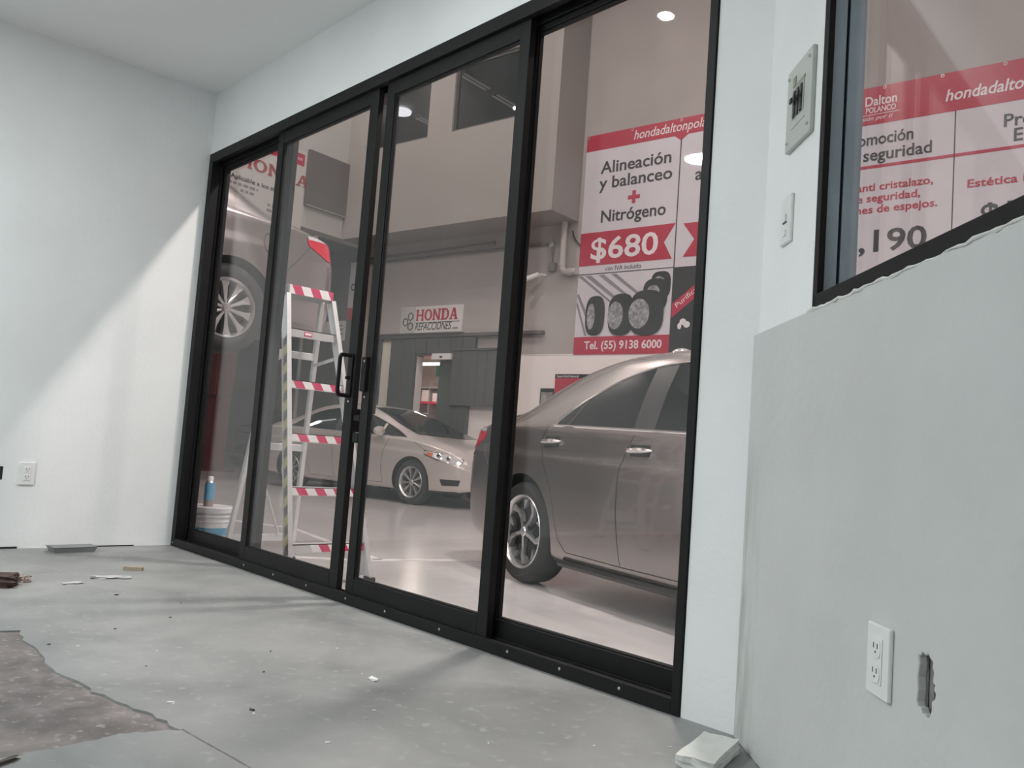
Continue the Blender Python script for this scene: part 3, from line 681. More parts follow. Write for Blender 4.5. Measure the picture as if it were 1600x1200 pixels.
CIV_SEAMS = [[(1.04,.945),(1.0,.75),(1.03,.5),(1.08,.27)], [(2.20,.91),(2.12,.72),(2.10,.5),(2.14,.27)], [(-.12,.98),(.1,.86),(.3,.72),(.40,.5),(.5,.28)], [(.5,.265),(1.08,.26),(2.14,.27)], [(2.70,.88),(2.84,.82),(2.92,.775)]]
def yaw_of(dx, dy): return math.atan2(dy, dx)
BA, BC = Body(ACC, zs=.06), Body(CIV)
# nearest sedan: right rear wheel hub close to the door, nose towards the banners' right
NEAR_YAW = math.radians(-13.0)
def place(local, world, yaw):                 # location so that local point lands on world point
    c, s_ = math.cos(yaw), math.sin(yaw)
    return (world[0]-(c*local[0]-s_*local[1]), world[1]-(s_*local[0]+c*local[1]), world[2]-local[2])
near = make_car('near_sedan', 'silver beige sedan parked close outside the glass door', BA, 2.775, pm_near, 'twist', ACC_DLO, ACC_P,
                place((0,-.913,0), (1.036,1.896,SF), NEAR_YAW), NEAR_YAW, R=.335, handles=((.31,.905),(1.21,.88)), seams=ACC_SEAMS, lamps=accord_lamps, spin=.3)
FAR_YAW = ANG
far = make_car('far_sedan', 'champagne sedan parked in front of the parts counter wall', BC, 2.70, pm_far, 'nine', CIV_DLO, CIV_P,
               place((2.70,-.86,.315), bw(3.46,1.98,SF+.315), FAR_YAW), FAR_YAW, R=.315, handles=((.30,.84),(1.32,.815)), seams=CIV_SEAMS, lamps=civic_lamps, spin=.1)
LIFT_YAW = math.radians(-85.0)
lift = make_car('raised_sedan', 'warm silver sedan raised on a car lift', BA, 2.775, pm_lift, 'ten', ACC_DLO, ACC_P,
                place((0,.913,.33), (-.775,.555,1.60), LIFT_YAW), LIFT_YAW, handles=((.33,.905),(1.14,.88)), seams=ACC_SEAMS, lamps=accord_lamps, spin=.12)

# ================================================================== LIFT, DARK CAR, BAY
M_liftred = mat('lift_red_paint', (.20, .045, .05), .4, var=.15, vscale=3)
t = thing('car_lift', 'red two post lift holding up the warm silver sedan', 'car lift', (-1.66, -.85, SF), 0)
for sx in (-1, 1):
    x = sx*1.32
    obj('post', MB().box(x-.13, x+.13, -.16, .16, 0, 3.6), M_liftred, t, bev=.01)
    obj('base_plate', MB().box(x-.22, x+.22, -.3, .3, 0, .02), M_liftred, t)
    obj('carriage', MB().box(x-.17, x+.17, -.19, .19, 1.22, 1.62), M_liftred, t, bev=.01)
    for sy in (-1, 1):
        obj('arm', MB().bar((x-sx*.1, sy*.12, 1.36), (x-sx*.62, sy*.95, 1.40), .11, .09).tube([(x-sx*.62, sy*.95, 1.40), (x-sx*.62, sy*.95, 1.565)], .05, 12), M_liftred, t, bev=.006)
obj('overhead_beam', MB().box(-1.45, 1.45, -.1, .1, 3.6, 3.75), M_liftred, t, bev=.01)
t = thing('lift_post', 'tall red lift post standing in the far bay', 'car lift', bw(-3.7, .5, SF), ANG)
obj('post', MB().box(-.17, .17, -.17, .17, 0, 3.4), M_liftred, t, bev=.01)
obj('carriage', MB().box(-.26, .22, -.24, .2, 1.55, 2.5), M_liftred, t, bev=.015)
obj('base_plate', MB().box(-.3, .3, -.35, .35, 0, .025), M_liftred, t)
dark = make_car('dark_sedan', 'dark green sedan standing in the far bay behind the red post', BC, 2.70, pm_dk, 'nine', CIV_DLO, CIV_P,
               place((2.70,-.86,.315), bw(-3.1,-1.9,SF+.315), ANG), ANG, R=.315)
bstruct('wall_bay_pier', MB().box(-1.75, -.0, .0, .3, SF, 4.30), mat('bay_pier_paint', (.13,.13,.128), .6, var=.15, vscale=1.5))
for i, (s, d) in enumerate(((-3.2, 3.0), (-6.5, 1.0))):
    t = thing('bay_strip_light', ('twin tube strip light on the bay ceiling beside the red post', 'twin tube strip light on the bay ceiling over the dark car')[i], 'lamp', bw(s, d, 4.22), ANG)
    obj('housing', MB().box(-.6, .6, -.09, .09, .03, .08), M_plastic, t)
    for y in (-.05, .05): obj('tube', MB().tube([(-.58, y, .012), (.58, y, .012)], .016, 8), M_lamp, t, smooth=True)
    lamp_light(t, 22, SHOP_COL, .4, (0,0,-.02))
t = thing('work_lamp', 'small bright work lamp glowing high beside the red post', 'lamp', bw(-4.75, -.15, SF), ANG)
obj('stand', MB().tube([(0,0,.02),(0,0,2.02)], .02, 8), M_blackplastic, t, smooth=True)
obj('foot', MB().lathe([(.2,0),(.2,.02),(.03,.04)], 16), M_blackplastic, t)
obj('lamp_head', MB().lathe([(.001,2.02),(.08,2.03),(.1,2.12),(.05,2.22),(.001,2.24)], 20), mat('work_lamp_glow', (.9,.9,.9), .4, emit=(1,.97,.95), estr=9), t, smooth=True)

# ================================================================== SIGNS AND BANNERS
def slab_letter(ch, w, h, m_, parent, loc, name='letter'):
    k = .24*w; th = .13*h; T = .006; a = MB()
    R_ = lambda x0, x1, z0, z1: a.box(x0*w, x1*w, -T, 0, z0*h, z1*h)
    if ch in 'HN':
        for x in (.16, .84):
            R_(x-.10, x+.10, .1, .9)
            R_(x-.16, x+.16, 0, .12) if not (ch == 'N' and x > .5) else None
            R_(x-.16, x+.16, .88, 1) if not (ch == 'N' and x < .5) else None
        if ch == 'H': R_(.22, .78, .43, .57)
        else: a.prism([(.0,1*h),(.26*w,1*h),(.94*w,0),(.70*w,0)], -T, 0, axis='y')
    if ch == 'O' or ch == 'D':
        n = 28; o, i_ = [], []
        for q in range(n):
            an = 2*PI*q/n; c, s_ = math.cos(an), math.sin(an)
            o.append((w*(.5+.5*c), h*(.5+.5*s_))); i_.append((w*(.5+.26*c), h*(.5+.38*s_)))
        if ch == 'D':
            o = [((x if x > .5*w else .5*w), z) for x, z in o]; i_ = [((x if x > .5*w else .5*w), z) for x, z in i_]
            R_(.1, .36, 0, 1); R_(0, .52, 0, .12); R_(0, .52, .88, 1)
        vs_ = [(x, y, z) for y in (-T, 0) for ring in (o, i_) for x, z in ring]; fs = []
        for q in range(n):
            q2 = (q+1) % n
            fs += [(q, q2, n+q2, n+q), (2*n+q, 3*n+q, 3*n+q2, 2*n+q2), (q, 2*n+q, 2*n+q2, q2), (n+q, n+q2, 3*n+q2, 3*n+q)]
        a.add(vs_, fs)
    if ch == 'A':
        a.prism([(.06*w,.06*h),(.22*w,.06*h),(.53*w,.98*h),(.40*w,1*h)], -T, 0, axis='y'); a.prism([(.66*w,.06*h),(.94*w,.06*h),(.64*w,1*h),(.40*w,1*h)], -T, 0, axis='y')
        R_(.26, .72, .30, .42); R_(-.02, .32, 0, .1); R_(.58, 1.02, 0, .1)
    return obj(name, a, m_, parent, loc)
def honda_word(parent, x, z, w, h, m_, y=-.012):
    lw_ = w/5.35
    for i, c in enumerate('HONDA'): slab_letter(c, lw_, h, m_, parent, (x+i*lw_*1.087, y, z))
# --- parts sign over the counter
t = thing('parts_sign', 'white metal sign reading HONDA REFACCIONES above the parts counter', 'sign', bw(1.0, 0, 2.625), ANG)
obj('sign_panel', MB().box(0, 1.46, -.035, 0, 0, .48), mat('sign_white', (.74,.71,.69), .3), t, bev=.004)
obj('sign_left_field', MB().box(.01, .36, -.037, -.035, .01, .47), mat('sign_silver', (.60,.60,.57), .3, var=.3, vscale=3), t)
honda_word(t, .385, .225, .98, .20, M_brtxt, -.037)
obj('rule', MB().box(.36, 1.42, -.038, -.035, .185, .197), M_btxt, t)
text('REFACCIONES', .19, M_btxt, t, (.375, -.037, .06), bold=.0015, shear=.25, width=.86)
text('.com', .06, M_btxt, t, (1.25, -.037, .06), bold=.003, width=.13)
for cx, cz in ((.13,.215),(.25,.31),(.255,.135)):
    pts = [(cx+.062*math.cos(PI*k/3+.5), -.04, cz+.07*math.sin(PI*k/3+.5)) for k in range(6)]
    obj('hexagon_mark', MB().tube(pts, .010, 6, closed=True), M_btxt, t)
# --- big service banner with tyre print
def plate(parent, name, x0, x1, z0, z1, y, m_, th=.0015): return obj(name, MB().box(x0, x1, y-th, y, z0, z1), m_, parent)
def poly(parent, name, pts, y, m_, th=.0015): return obj(name, MB().prism(pts, y-th, y, axis='y'), m_, parent)
b1 = thing('alignment_banner', 'red and white vinyl banner with tyre print and $680 price', 'banner', bw(4.75, 0, 0), ANG)
Y0 = -.012
def wavy(x0, x1, z0, z1, nx=24):
    a = MB(); rows = []
    for z in np.linspace(z0, z1, 6): rows.append([(x, Y0+.004*math.sin(x*9+z), z+(-.02*math.sin((x-x0)*4.2)**2 if z == z0 else 0)) for x in np.linspace(x0, x1, nx)])
    a.grid(rows); n = len(a.v); a.add([(x, 0, z) for x, y, z in a.v], [tuple(reversed(f)) for f in a.f]); return a
obj('vinyl_sheet', MB().box(0, 3.3, Y0+.004, -.001, 2.215, 5.61), M_bann, b1)
Y1 = Y0+.003
plate(b1, 'header_band', 0, 3.3, 5.36, 5.61, Y1, M_bred)
poly(b1, 'header_point', [(1.50,5.36),(1.72,5.36),(1.61,5.28)], Y1, M_bred)
plate(b1, 'divider_line', 1.605, 1.62, 2.22, 5.30, Y1-.0025, M_btxt)
text('hondadaltonpolanco', .20, M_bwt, b1, (.83, Y1-.003, 5.425), bold=.001, shear=.22, width=1.42)
text('Alineación', .26, M_btxt, b1, (.28, Y1-.001, 4.985), bold=.006, width=1.19)
text('y balanceo', .26, M_btxt, b1, (.27, Y1-.001, 4.745), bold=.006, width=1.23)
text('Nitrógeno', .26, M_btxt, b1, (.34, Y1-.001, 4.225), bold=.006, width=1.09)
poly(b1, 'plus_mark', [(.85,4.59),(.85,4.53),(.82,4.53),(.82,4.53)][:0]+[(.79,4.52),(.86,4.52),(.86,4.455),(.92,4.455),(.92,4.52),(.99,4.52),(.99,4.58),(.92,4.58),(.92,4.65),(.86,4.65),(.86,4.58),(.79,4.58)], Y1-.001, M_bred)
poly(b1, 'price_ribbon', [(0,3.57),(1.57,3.57),(1.43,3.82),(1.60,4.08),(0,4.08)], Y1-.001, M_bred)
text('$680', .46, M_bwt, b1, (.20, Y1-.003, 3.665), bold=.014, width=1.14)
text('con IVA incluido', .10, M_btxt, b1, (.48, Y1-.001, 3.475), width=.60)
plate(b1, 'thin_rule', 0, 1.61, 3.435, 3.447, Y1-.001, M_btxt)
plate(b1, 'phone_band', 0, 1.605, 2.218, 2.485, Y1-.001, M_bred)
text('Tel. (55) 9138 6000', .17, M_bwt, b1, (.19, Y1-.003, 2.30), bold=.004, width=1.30)
for k, (x0, w_) in enumerate(((-.0,.07),(.12,.11),(.36,.10),(.58,.09))):        # printed tyre tracks
    sh = .62
    p = [(max(0, x0), 3.42), (x0+w_, 3.42), (x0+w_+sh, 2.95), (x0+sh+w_*.4, 2.95)]
    poly(b1, 'printed_track', p, Y1-.001, M_bgrey)
poly(b1, 'printed_track', [(0,3.12),(.03,3.15),(.40,2.5),(.33,2.5)], Y1-.001, M_bgrey)
poly(b1, 'printed_track', [(0,2.98),(.02,3.02),(.22,2.5),(.18,2.5)], Y1-.001, M_bgrey)
def ell(cx, cz, rx, rz, n=26, p=2.0): 
    return [(cx+rx*math.copysign(abs(math.cos(2*PI*k/n))**(2/p), math.cos(2*PI*k/n)), cz+rz*math.copysign(abs(math.sin(2*PI*k/n))**(2/p), math.sin(2*PI*k/n))) for k in range(n)]
M_rimprint = mat('printed_rim', (.42,.42,.45), .4, var=.6, vscale=22)
yy = Y1-.003
for cx, cz, rx, rz in ((1.42,3.20,.16,.20),(1.34,3.06,.20,.24)): 
    poly(b1, 'printed_tyre', ell(cx, cz, rx, rz, p=3), yy, M_tyreprint); poly(b1, 'printed_rim', ell(cx-.03, cz+.06, rx*.5, rz*.35), yy-.0016, M_rimprint); yy -= .0034
for cx, cz, rx, rz, rr in ((.35,2.80,.17,.30,.07),(.80,2.80,.22,.31,.13),(1.22,2.81,.28,.33,.17)):
    poly(b1, 'printed_tyre', ell(cx, cz, rx, rz, p=2.8), yy, M_tyreprint)
    r_ = poly(b1, 'printed_rim', ell(cx-rx*.42, cz-.01, rr, rz*.66), yy-.0016, M_rimprint); yy -= .0034
# second column of the same banner
plate(b1, 'picture_field', 1.62, 3.3, 2.22, 3.44, Y1, M_tyreprint)
poly(b1, 'price_ribbon', [(1.72,4.06),(1.90,3.82),(1.74,3.58),(3.3,3.55),(3.3,4.06)], Y1-.001, M_bred)
text('ac', .26, M_btxt, b1, (1.86, Y1-.001, 4.665), bold=.005)
poly(b1, 'ribbon_strip', [(1.62,2.72),(1.62,2.92),(2.3,3.44),(2.50,3.40)], Y1-.003, M_bred)
text('Purifica tu a', .10, M_bwt, b1, (1.70, Y1-.005, 2.86), width=.62, roty=math.radians(-38))
a = MB()
for cx, cz, rx in ((1.80,2.66,.05),(1.86,2.62,.05),(1.75,2.60,.03)): a.prism(ell(cx, cz, rx, .045), Y1-.003, Y1-.0015, axis='y')
obj('printed_emblem', a, M_bwt, b1)
for x in (.03, .8, 1.6, 2.4, 3.2): obj('grommet', MB().lathe([(.012,-.0165),(.02,-.016),(.022,-.012)], 12, axis='y'), M_steel, b1, (x, 0, 5.58))
# --- second banner seen through the window
b2 = thing('promotion_banner', 'red headed white vinyl banner with 190 price lettering', 'banner', bw(8.35, 0, 0), ANG)
obj('vinyl_sheet', MB().box(0, 4.2, -.008, -.001, 2.215, 5.51), M_bann, b2)
plate(b2, 'header_band', 0, 4.2, 5.03, 5.51, Y1, M_bred)
plate(b2, 'divider_line', 1.545, 1.558, 2.22, 5.03, Y1, M_btxt)
plate(b2, 'red_rule', 0, 4.2, 4.475, 4.515, Y1, M_bred)
text('Dalton', .17, M_bwt, b2, (.53, Y1-.002, 5.275), bold=.004, width=.37)
text('POLANCO', .10, M_bwt, b2, (.54, Y1-.002, 5.185), bold=.002, width=.35)
plate(b2, 'logo_rule', .49, .93, 5.155, 5.162, Y1-.002, M_bwt)
text('Pasión por ti', .075, M_bwt, b2, (.42, Y1-.002, 5.09), shear=.35, width=.44)
text('hondadalto', .20, M_bwt, b2, (1.44, Y1-.002, 5.165), bold=.006, shear=.2, width=.80)
text('nPromoción'[1:], .21, M_bgrey if False else M_btxt, b2, (.30, Y1-.002, 4.775), bold=.006, width=.80)
text('seguridad', .21, M_btxt, b2, (.53, Y1-.002, 4.575), bold=.006, width=.78)
text('anti cristalazo,', .135, M_brtxt, b2, (.47, Y1-.002, 4.195), bold=.006, width=.865)
text('de seguridad,', .135, M_brtxt, b2, (.40, Y1-.002, 4.055), bold=.006, width=.80)
text('nes de espejos.', .135, M_brtxt, b2, (.47, Y1-.002, 3.915), bold=.006, width=.92)
text(',190', .38, M_btxt, b2, (.52, Y1-.002, 3.435), bold=.014, width=.77)
text('Pro', .21, M_btxt, b2, (2.04, Y1-.002, 4.745), bold=.006)
text('E', .21, M_btxt, b2, (2.14, Y1-.002, 4.565), bold=.008)
text('Estética in', .135, M_brtxt, b2, (1.70, Y1-.002, 4.09), bold=.006, width=.66)
text('$1', .38, M_btxt, b2, (1.83, Y1-.002, 3.62), bold=.014)
for x in (.1, .75, 1.4, 2.05, 2.7, 3.4, 4.1): obj('grommet', MB().lathe([(.012,-.0135),(.02,-.013),(.022,-.008)], 12, axis='y'), M_steel, b2, (x, 0, 5.485))
# --- white notice on the left fascia, grey board beside it  (local x runs into the workshop)
SANG = ANG+PI/2
t = thing('recall_banner', 'white wall notice with red HONDA lettering above the raised car', 'banner', bw(0, 4.3, 0), SANG)
obj('vinyl_sheet', MB().box(0, 2.66, -.012, -.001, 3.95, 5.60), mat('notice_white', (.58,.56,.54), .5), t)
plate(t, 'red_strip', 1.55, 2.62, 5.33, 5.54, -.012, M_bred)
text('dalton polanco', .09, M_bwt, t, (1.95, -.0145, 5.42), width=.62)
honda_word(t, 1.33, 4.97, 1.42, .20, mat('dull_red_letter', (.36,.06,.07), .5), -.012)
text('Aplicable a los siguientes', .105, M_btxt, t, (1.22, -.013, 4.735), bold=.002, width=1.25)
for z, x0, x1 in ((4.64,1.15,1.75),(4.55,1.42,1.68),(4.46,1.95,2.4),(4.37,1.95,2.4),(4.28,1.95,2.4),(4.19,1.95,2.4)):
    x = x0
    while x < x1: 
        w_ = random.uniform(.05,.11); plate(t, 'print_line', x, min(x+w_, x1), z, z+.045, -.012, M_bgrey); x += w_+.03
t = thing('grey_wall_board', 'plain taupe grey board mounted on the left fascia', 'board', bw(0, 1.62, 4.68), SANG)
obj('board_face', MB().box(0, .94, -.07, 0, 0, .98), mat('taupe_board', (.13,.115,.11), .6, var=.1, vscale=4), t, bev=.006)
obj('board_edge', MB().box(0, .94, -.075, -.07, -.01, .01), M_steel, t)
t = thing('pier_poster', 'white poster with red foot on the bay pier', 'poster', bw(-.5, .004, 2.95), ANG)
obj('paper', MB().box(0, .28, -.006, 0, 0, 1.1), mat('poster_white', (.6,.58,.57), .5), t)
plate(t, 'red_foot', 0, .28, 0, .22, -.006, M_bred); text('o', .3, M_btxt, t, (.06,-.008,.55), width=.12)
t = thing('pier_notice', 'white notice with small grey lines on the bay pier', 'sign', bw(-1.35, .004, 2.55), ANG)
obj('panel', MB().box(0, .85, -.02, 0, 0, .38), MATS['poster_white'], t, bev=.003)
for z, x0, x1 in ((.27,.48,.78),(.20,.45,.8),(.10,.12,.42),(.11,.5,.8)): plate(t, 'print_line', x0, x1, z, z+.03, -.02, M_bgrey)

# ================================================================== BACK WALL FITTINGS
def bthing(name, label, cat, s, d, z, group=None): return thing(name, label, cat, bw(s, d, z), ANG, group)
bstruct('trim_1', MB().box(.45, 4.19, -.09, 0, 2.545, 2.60).box(.45, 2.52, -.12, 0, 2.60, 2.625), mat('lintel_rail', (.13,.12,.115), .5, var=.1, vscale=3), bev=.004)
cl = bthing('grey_partition', 'dark grey panelled partition around the parts counter doorway', 'partition', 0, 0, 0)
def pan(nm, x0, x1, z0, z1, y0=-.07, m_=None): return obj(nm, MB().box(x0+.003, x1-.003, y0, -.001, z0+.003, z1-.003), m_ or M_grey, cl, bev=.004)
pan('panel', .44, .59, SF, 2.54); pan('panel', .84, 1.15, SF, 2.54); pan('panel', 1.15, 1.455, SF, 2.54)
for k in range(5): pan('head_panel', 1.455+.275*k, 1.455+.275*(k+1), 2.265, 2.54)
for k in range(5): pan('shutter_panel', 2.37+.19*k, 2.37+.19*(k+1), 1.38, 2.30, -.10, M_grey2)
pan('lower_panel', 2.37, 2.55, SF, 1.38); pan('lower_panel', 2.55, 2.76, SF, 1.38)
obj('shutter_rail', MB().box(2.36, 3.56, -.12, -.001, 2.30, 2.335), M_grey, cl)
t = bthing('cream_door', 'tall narrow cream door beside the grey partition', 'door', .60, 0, SF)
obj('door_leaf', MB().box(0, .23, -.04, -.001, 0, 2.64), mat('cream_paint', (.70,.66,.56), .5, var=.05, vscale=2), t, bev=.004)
obj('door_handle', MB().box(.17, .20, -.09, -.04, 1.05, 1.12), M_steel, t); obj('lock', MB().lathe([(.001,-.055),(.02,-.05),(.022,-.04)], 12, axis='y'), M_steel, t, (.18,0,1.42))
t = bthing('white_door', 'pale grey service door left of the cream door', 'door', .10, 0, SF)
obj('door_leaf', MB().box(0, .33, -.03, -.001, 0, 2.15), M_bwhite, t, bev=.004); obj('door_handle', MB().box(.26, .30, -.07, -.03, 1.6, 1.66), M_steel, t)
t = bthing('plaque', 'small black plaque with white border over the service door', 'sign', .345, 0, 2.12)
obj('border', MB().box(0, .17, -.012, 0, 0, .17), M_plastic, t); obj('face', MB().box(.012, .158, -.015, -.012, .012, .158), M_blackplastic, t)
# doorway: lit parts room
a = MB().box(-1.6, 3.6, 3.2, 3.3, SF, 2.5).box(-1.7, -1.6, .31, 3.3, SF, 2.5).box(3.6, 3.7, .16, 3.3, SF, 2.5).box(-1.7, 3.7, .31, 3.3, 2.5, 2.6)
bstruct('wall_parts_room', a, mat('parts_room_paint', (.75,.62,.54), .7))
t = bthing('sliding_door_leaf', 'half open grey green sliding door of the parts room', 'door', 1.99, -.05, SF)
obj('leaf', MB().box(0, .38, -.02, .02, 0, 2.38), mat('door_green_grey', (.11,.125,.115), .4, var=.08, vscale=3), t, bev=.004)
obj('green_sign', MB().box(-.08, .0, -.03, -.02, 2.03, 2.22), mat('green_sign_paint', (.02,.16,.05), .5), t)
obj('edge_strip', MB().box(-.015, .0, -.025, .025, 0, 2.38), M_steel, t)
t = bthing('door_header_box', 'white sensor box above the sliding door', 'sensor box', 1.92, 0, 2.150)
obj('case', MB().box(0, .435, -.13, -.072, 0, .105), M_plastic, t, bev=.006); obj('lens', MB().box(.19, .25, -.134, -.13, .03, .06), M_blackplastic, t)
t = bthing('parts_room_lamp', 'bright tube lamp inside the parts room', 'lamp', -.7, -1.75, 2.30)
obj('housing', MB().box(0, 1.2, -.06, .06, .04, .10), M_plastic, t); obj('tube', MB().tube([(.02,0,.02),(1.18,0,.02)], .03, 10), mat('parts_tube', (.9,.9,.9), .4, emit=(1,.92,.86), estr=16), t, smooth=True)
lamp_light(t, 40, (1,.85,.75), .5, (.6,0,-.02))
t = bthing('parts_shelf', 'shelf rack with red edged shelf in the parts room', 'shelf', -1.45, -2.6, SF)
for x in (0, .75, 1.5): obj('upright', MB().box(x, x+.03, 0, .4, 0, 2.2), M_steel, t)
for z, m_ in ((.5, M_grey), (1.0, M_grey), (1.72, M_bred), (2.05, M_steel)): obj('shelf_board', MB().box(0, 1.53, -.02, .42, z, z+.05), m_, t)
for i, (x, w_, h_, c) in enumerate(((.10,.18,.22,(.6,.55,.5)),(.32,.14,.16,(.35,.3,.28)),(.50,.2,.25,(.7,.68,.66)),(.82,.16,.18,(.65,.6,.6)),(1.02,.2,.24,(.8,.8,.8)),(1.26,.18,.14,(.5,.45,.42)))):
    nm_ = ('tan', 'dark brown', 'pale grey', 'pinkish grey', 'bright white', 'low grey brown')[i]
    tag(obj('parts_box', MB().box(x, x+w_, 0, .25, 0, h_), mat('carton%d' % i, c, .6), None, bw(-1.45, -2.65, SF+1.772), (0,0,ANG), bev=.004), nm_+' carton on the red edged shelf in the parts room', 'box', 'cartons on the parts room shelf')
t = bthing('parts_counter', 'dark counter with red top inside the parts room', 'counter', -1.2, -1.9, SF)
obj('body', MB().box(0, 2.2, 0, .5, 0, 1.0), M_blackplastic, t); obj('top', MB().box(-.02, 2.2, -.04, .54, 1.0, 1.05), M_bred, t)
t = bthing('office_stool', 'round chrome stool inside the parts doorway', 'stool', .72, -1.05, SF)
obj('seat', MB().lathe([(.001,1.44-.0),(.15,1.43),(.17,1.40),(.15,1.37),(.001,1.36)], 20), M_steel, t, smooth=True)
obj('post', MB().tube([(0,0,.03),(0,0,1.37)], .025, 10), M_chrome, t, smooth=True); obj('base', MB().lathe([(.2,0),(.2,.02),(.03,.05)], 20), M_chrome, t, smooth=True)
# pipes and conduit
t = bthing('drain_pipe', 'pale plastic drain pipe with elbow beside the tyre banner', 'pipe', 4.48, .08, 0)
P = [(0,0,4.279),(0,0,3.60)]+[(.11-.11*math.cos(a_), 0, 3.60-.11*math.sin(a_)) for a_ in np.linspace(.2, PI/2, 6)]+[(.27,0,3.49)]
obj('pipe_run', MB().tube(P, .048, 14), M_pipe, t, smooth=True)
obj('elbow_collar', MB().tube([(0,0,3.66),(0,0,3.58)], .058, 14), M_pipe, t, smooth=True); obj('elbow_collar', MB().tube([(.12,0,3.49),(.18,0,3.49)], .058, 14), M_pipe, t, smooth=True)
t = bthing('wall_conduit', 'thin grey conduit dropping to a junction box on back wall', 'conduit', 0, .03, 0)
obj('conduit_run', MB().tube([(.05,0,3.99),(3.0,0,3.985),(4.20,0,3.975),(4.235,0,3.94),(4.245,0,3.66)], .018, 8), M_conduit, t, smooth=True)
obj('elbow_fitting', MB().lathe([(.001,-.03),(.045,-.028),(.045,.03),(.001,.03)], 14, axis='y'), M_steel, t, (4.235,0,3.95), smooth=True)
jb = obj('junction_box', MB().box(4.20, 4.33, -.04, .03, 3.53, 3.66), M_conduit, t, bev=.006)
t = bthing('wall_conduit', 'short grey conduit running above the longer conduit under mezzanine', 'conduit', 0, .03, 0)
obj('conduit_run', MB().tube([(.05,0,4.075),(3.02,0,4.10)], .018, 8), M_conduit, t, smooth=True); obj('end_cap', MB().tube([(3.0,0,4.10),(3.06,0,4.10)], .028, 8), M_conduit, t, smooth=True)
tag(obj('wall_cable', MB().tube([bw(4.60+x, .03, z) for x, z in ((0,4.14),(.03,4.05),(.08,3.97),(.16,3.90))], .012, 6), M_blackplastic, smooth=True), 'short black cable curling from drain pipe to tyre banner', 'cable')
t = bthing('security_camera', 'small white bullet camera on the back wall', 'camera', 4.07, 0, 3.45)
obj('camera_body', MB().tube([(.04,-.16,.02),(-.14,-.24,-.06)], .04, 12), M_plastic, t, smooth=True); obj('lens', MB().tube([(-.14,-.24,-.06),(-.155,-.247,-.067)], .03, 12), M_blackplastic, t, smooth=True)
obj('bracket', MB().tube([(.07,-.018,.03),(.05,-.10,.03),(.02,-.17,.01)], .018, 8), M_plastic, t, smooth=True)
t = bthing('red_notice_board', 'red board with black title strip on white wall behind near sedan', 'board', 4.46, 0, 1.15)
obj('board', MB().box(0, .80, -.025, 0, 0, .77), M_bred, t, bev=.004); obj('title_strip', MB().box(0, .80, -.028, -.025, .71, .77), M_blackplastic, t)
text('Seguridad laboral', .05, M_bwt, t, (.03,-.030,.722), width=.40)
t = bthing('framed_picture', 'small framed grey photo beside the red board', 'picture', 4.19, 0, 1.44)
obj('frame', MB().box(0, .255, -.02, 0, 0, .26), M_blackplastic, t, bev=.003); obj('photo', MB().box(.02, .24, -.023, -.02, .02, .20), mat('grey_photo', (.45,.42,.40), .4, var=.6, vscale=9), t)
bstruct('trim_2', MB().box(HX1, 22, -.006, 0, TB-.006, TB+.006), M_bwhite)

# dome on the near car's roof
p = near.matrix_world
bpy.context.view_layer.update()
pd = near.matrix_world @ Vector((.70, -.20, BA.ztop(.70, .20)-.004))
t = thing('roof_dome', 'small shiny clear dome lamp sitting on the near sedan roof', 'lamp', pd, NEAR_YAW)
obj('dome', MB().lathe([(.085,0),(.08,.025),(.06,.05),(.03,.064),(.001,.068)], 24), mat('clear_dome', (.75,.74,.74), .12, .6, var=.5, vscale=30), t, smooth=True)
obj('base_ring', MB().lathe([(.095,-.004),(.095,.008),(.08,.010)], 24), M_chrome, t, smooth=True)

# ================================================================== LADDER, BUCKET, SPRAY CAN (just outside the door)
LX = lambda z: .80-.20*(z-SF)
YN = .36
YF = lambda z: .90-(z-SF)*(.23/1.72)
t = thing('step_ladder', 'aluminium step ladder with red and white taped treads outside the door', 'ladder', (0, 0, 0))
def rail(nm, y0, y1, z1, fx, w=.028, d=.062):
    p, q = Vector((fx(SF+.02), y0, SF+.02)), Vector((fx(z1), y1, z1))
    a = MB().bar(p, q, d, .004, up=(0,1,0))                       # web (faces sideways)
    dirn = (q-p).normalized(); n_ = dirn.cross(Vector((0,1,0))).normalized()
    for sgn in (-1, 1):
        o_ = n_*sgn*d/2
        a.bar(p+o_, q+o_, .004, w, up=(0,1,0))
    return obj(nm, a, M_alu, t)
r1 = rail('front_rail', YN, YN, 1.56, LX); r2 = rail('front_rail', YF(SF), YF(1.56), 1.56, LX)
RX = lambda z: -.10+.26*(z-SF)
YR = lambda z: .86-(z-SF)*(.20/1.72)
def leg(nm, y0, y1, z1=1.57):
    return obj(nm, MB().bar((RX(SF+.02), y0, SF+.02), (RX(z1), y1, z1), .034, .028, up=(0,1,0)), M_alu, t, bev=.003)
leg('rear_leg', YN+.02, YN+.06); leg('rear_leg', YR(SF), YR(1.5))
for x, y in ((LX(SF), YN), (LX(SF), YF(SF)), (RX(SF), YN+.02), (RX(SF), YR(SF))):
    obj('rubber_foot', MB().box(x-.04, x+.04, y-.02, y+.02, SF, SF+.045), M_blackplastic, t, bev=.006)
TZ = (1.33, 1.015, .70, .39, .07)
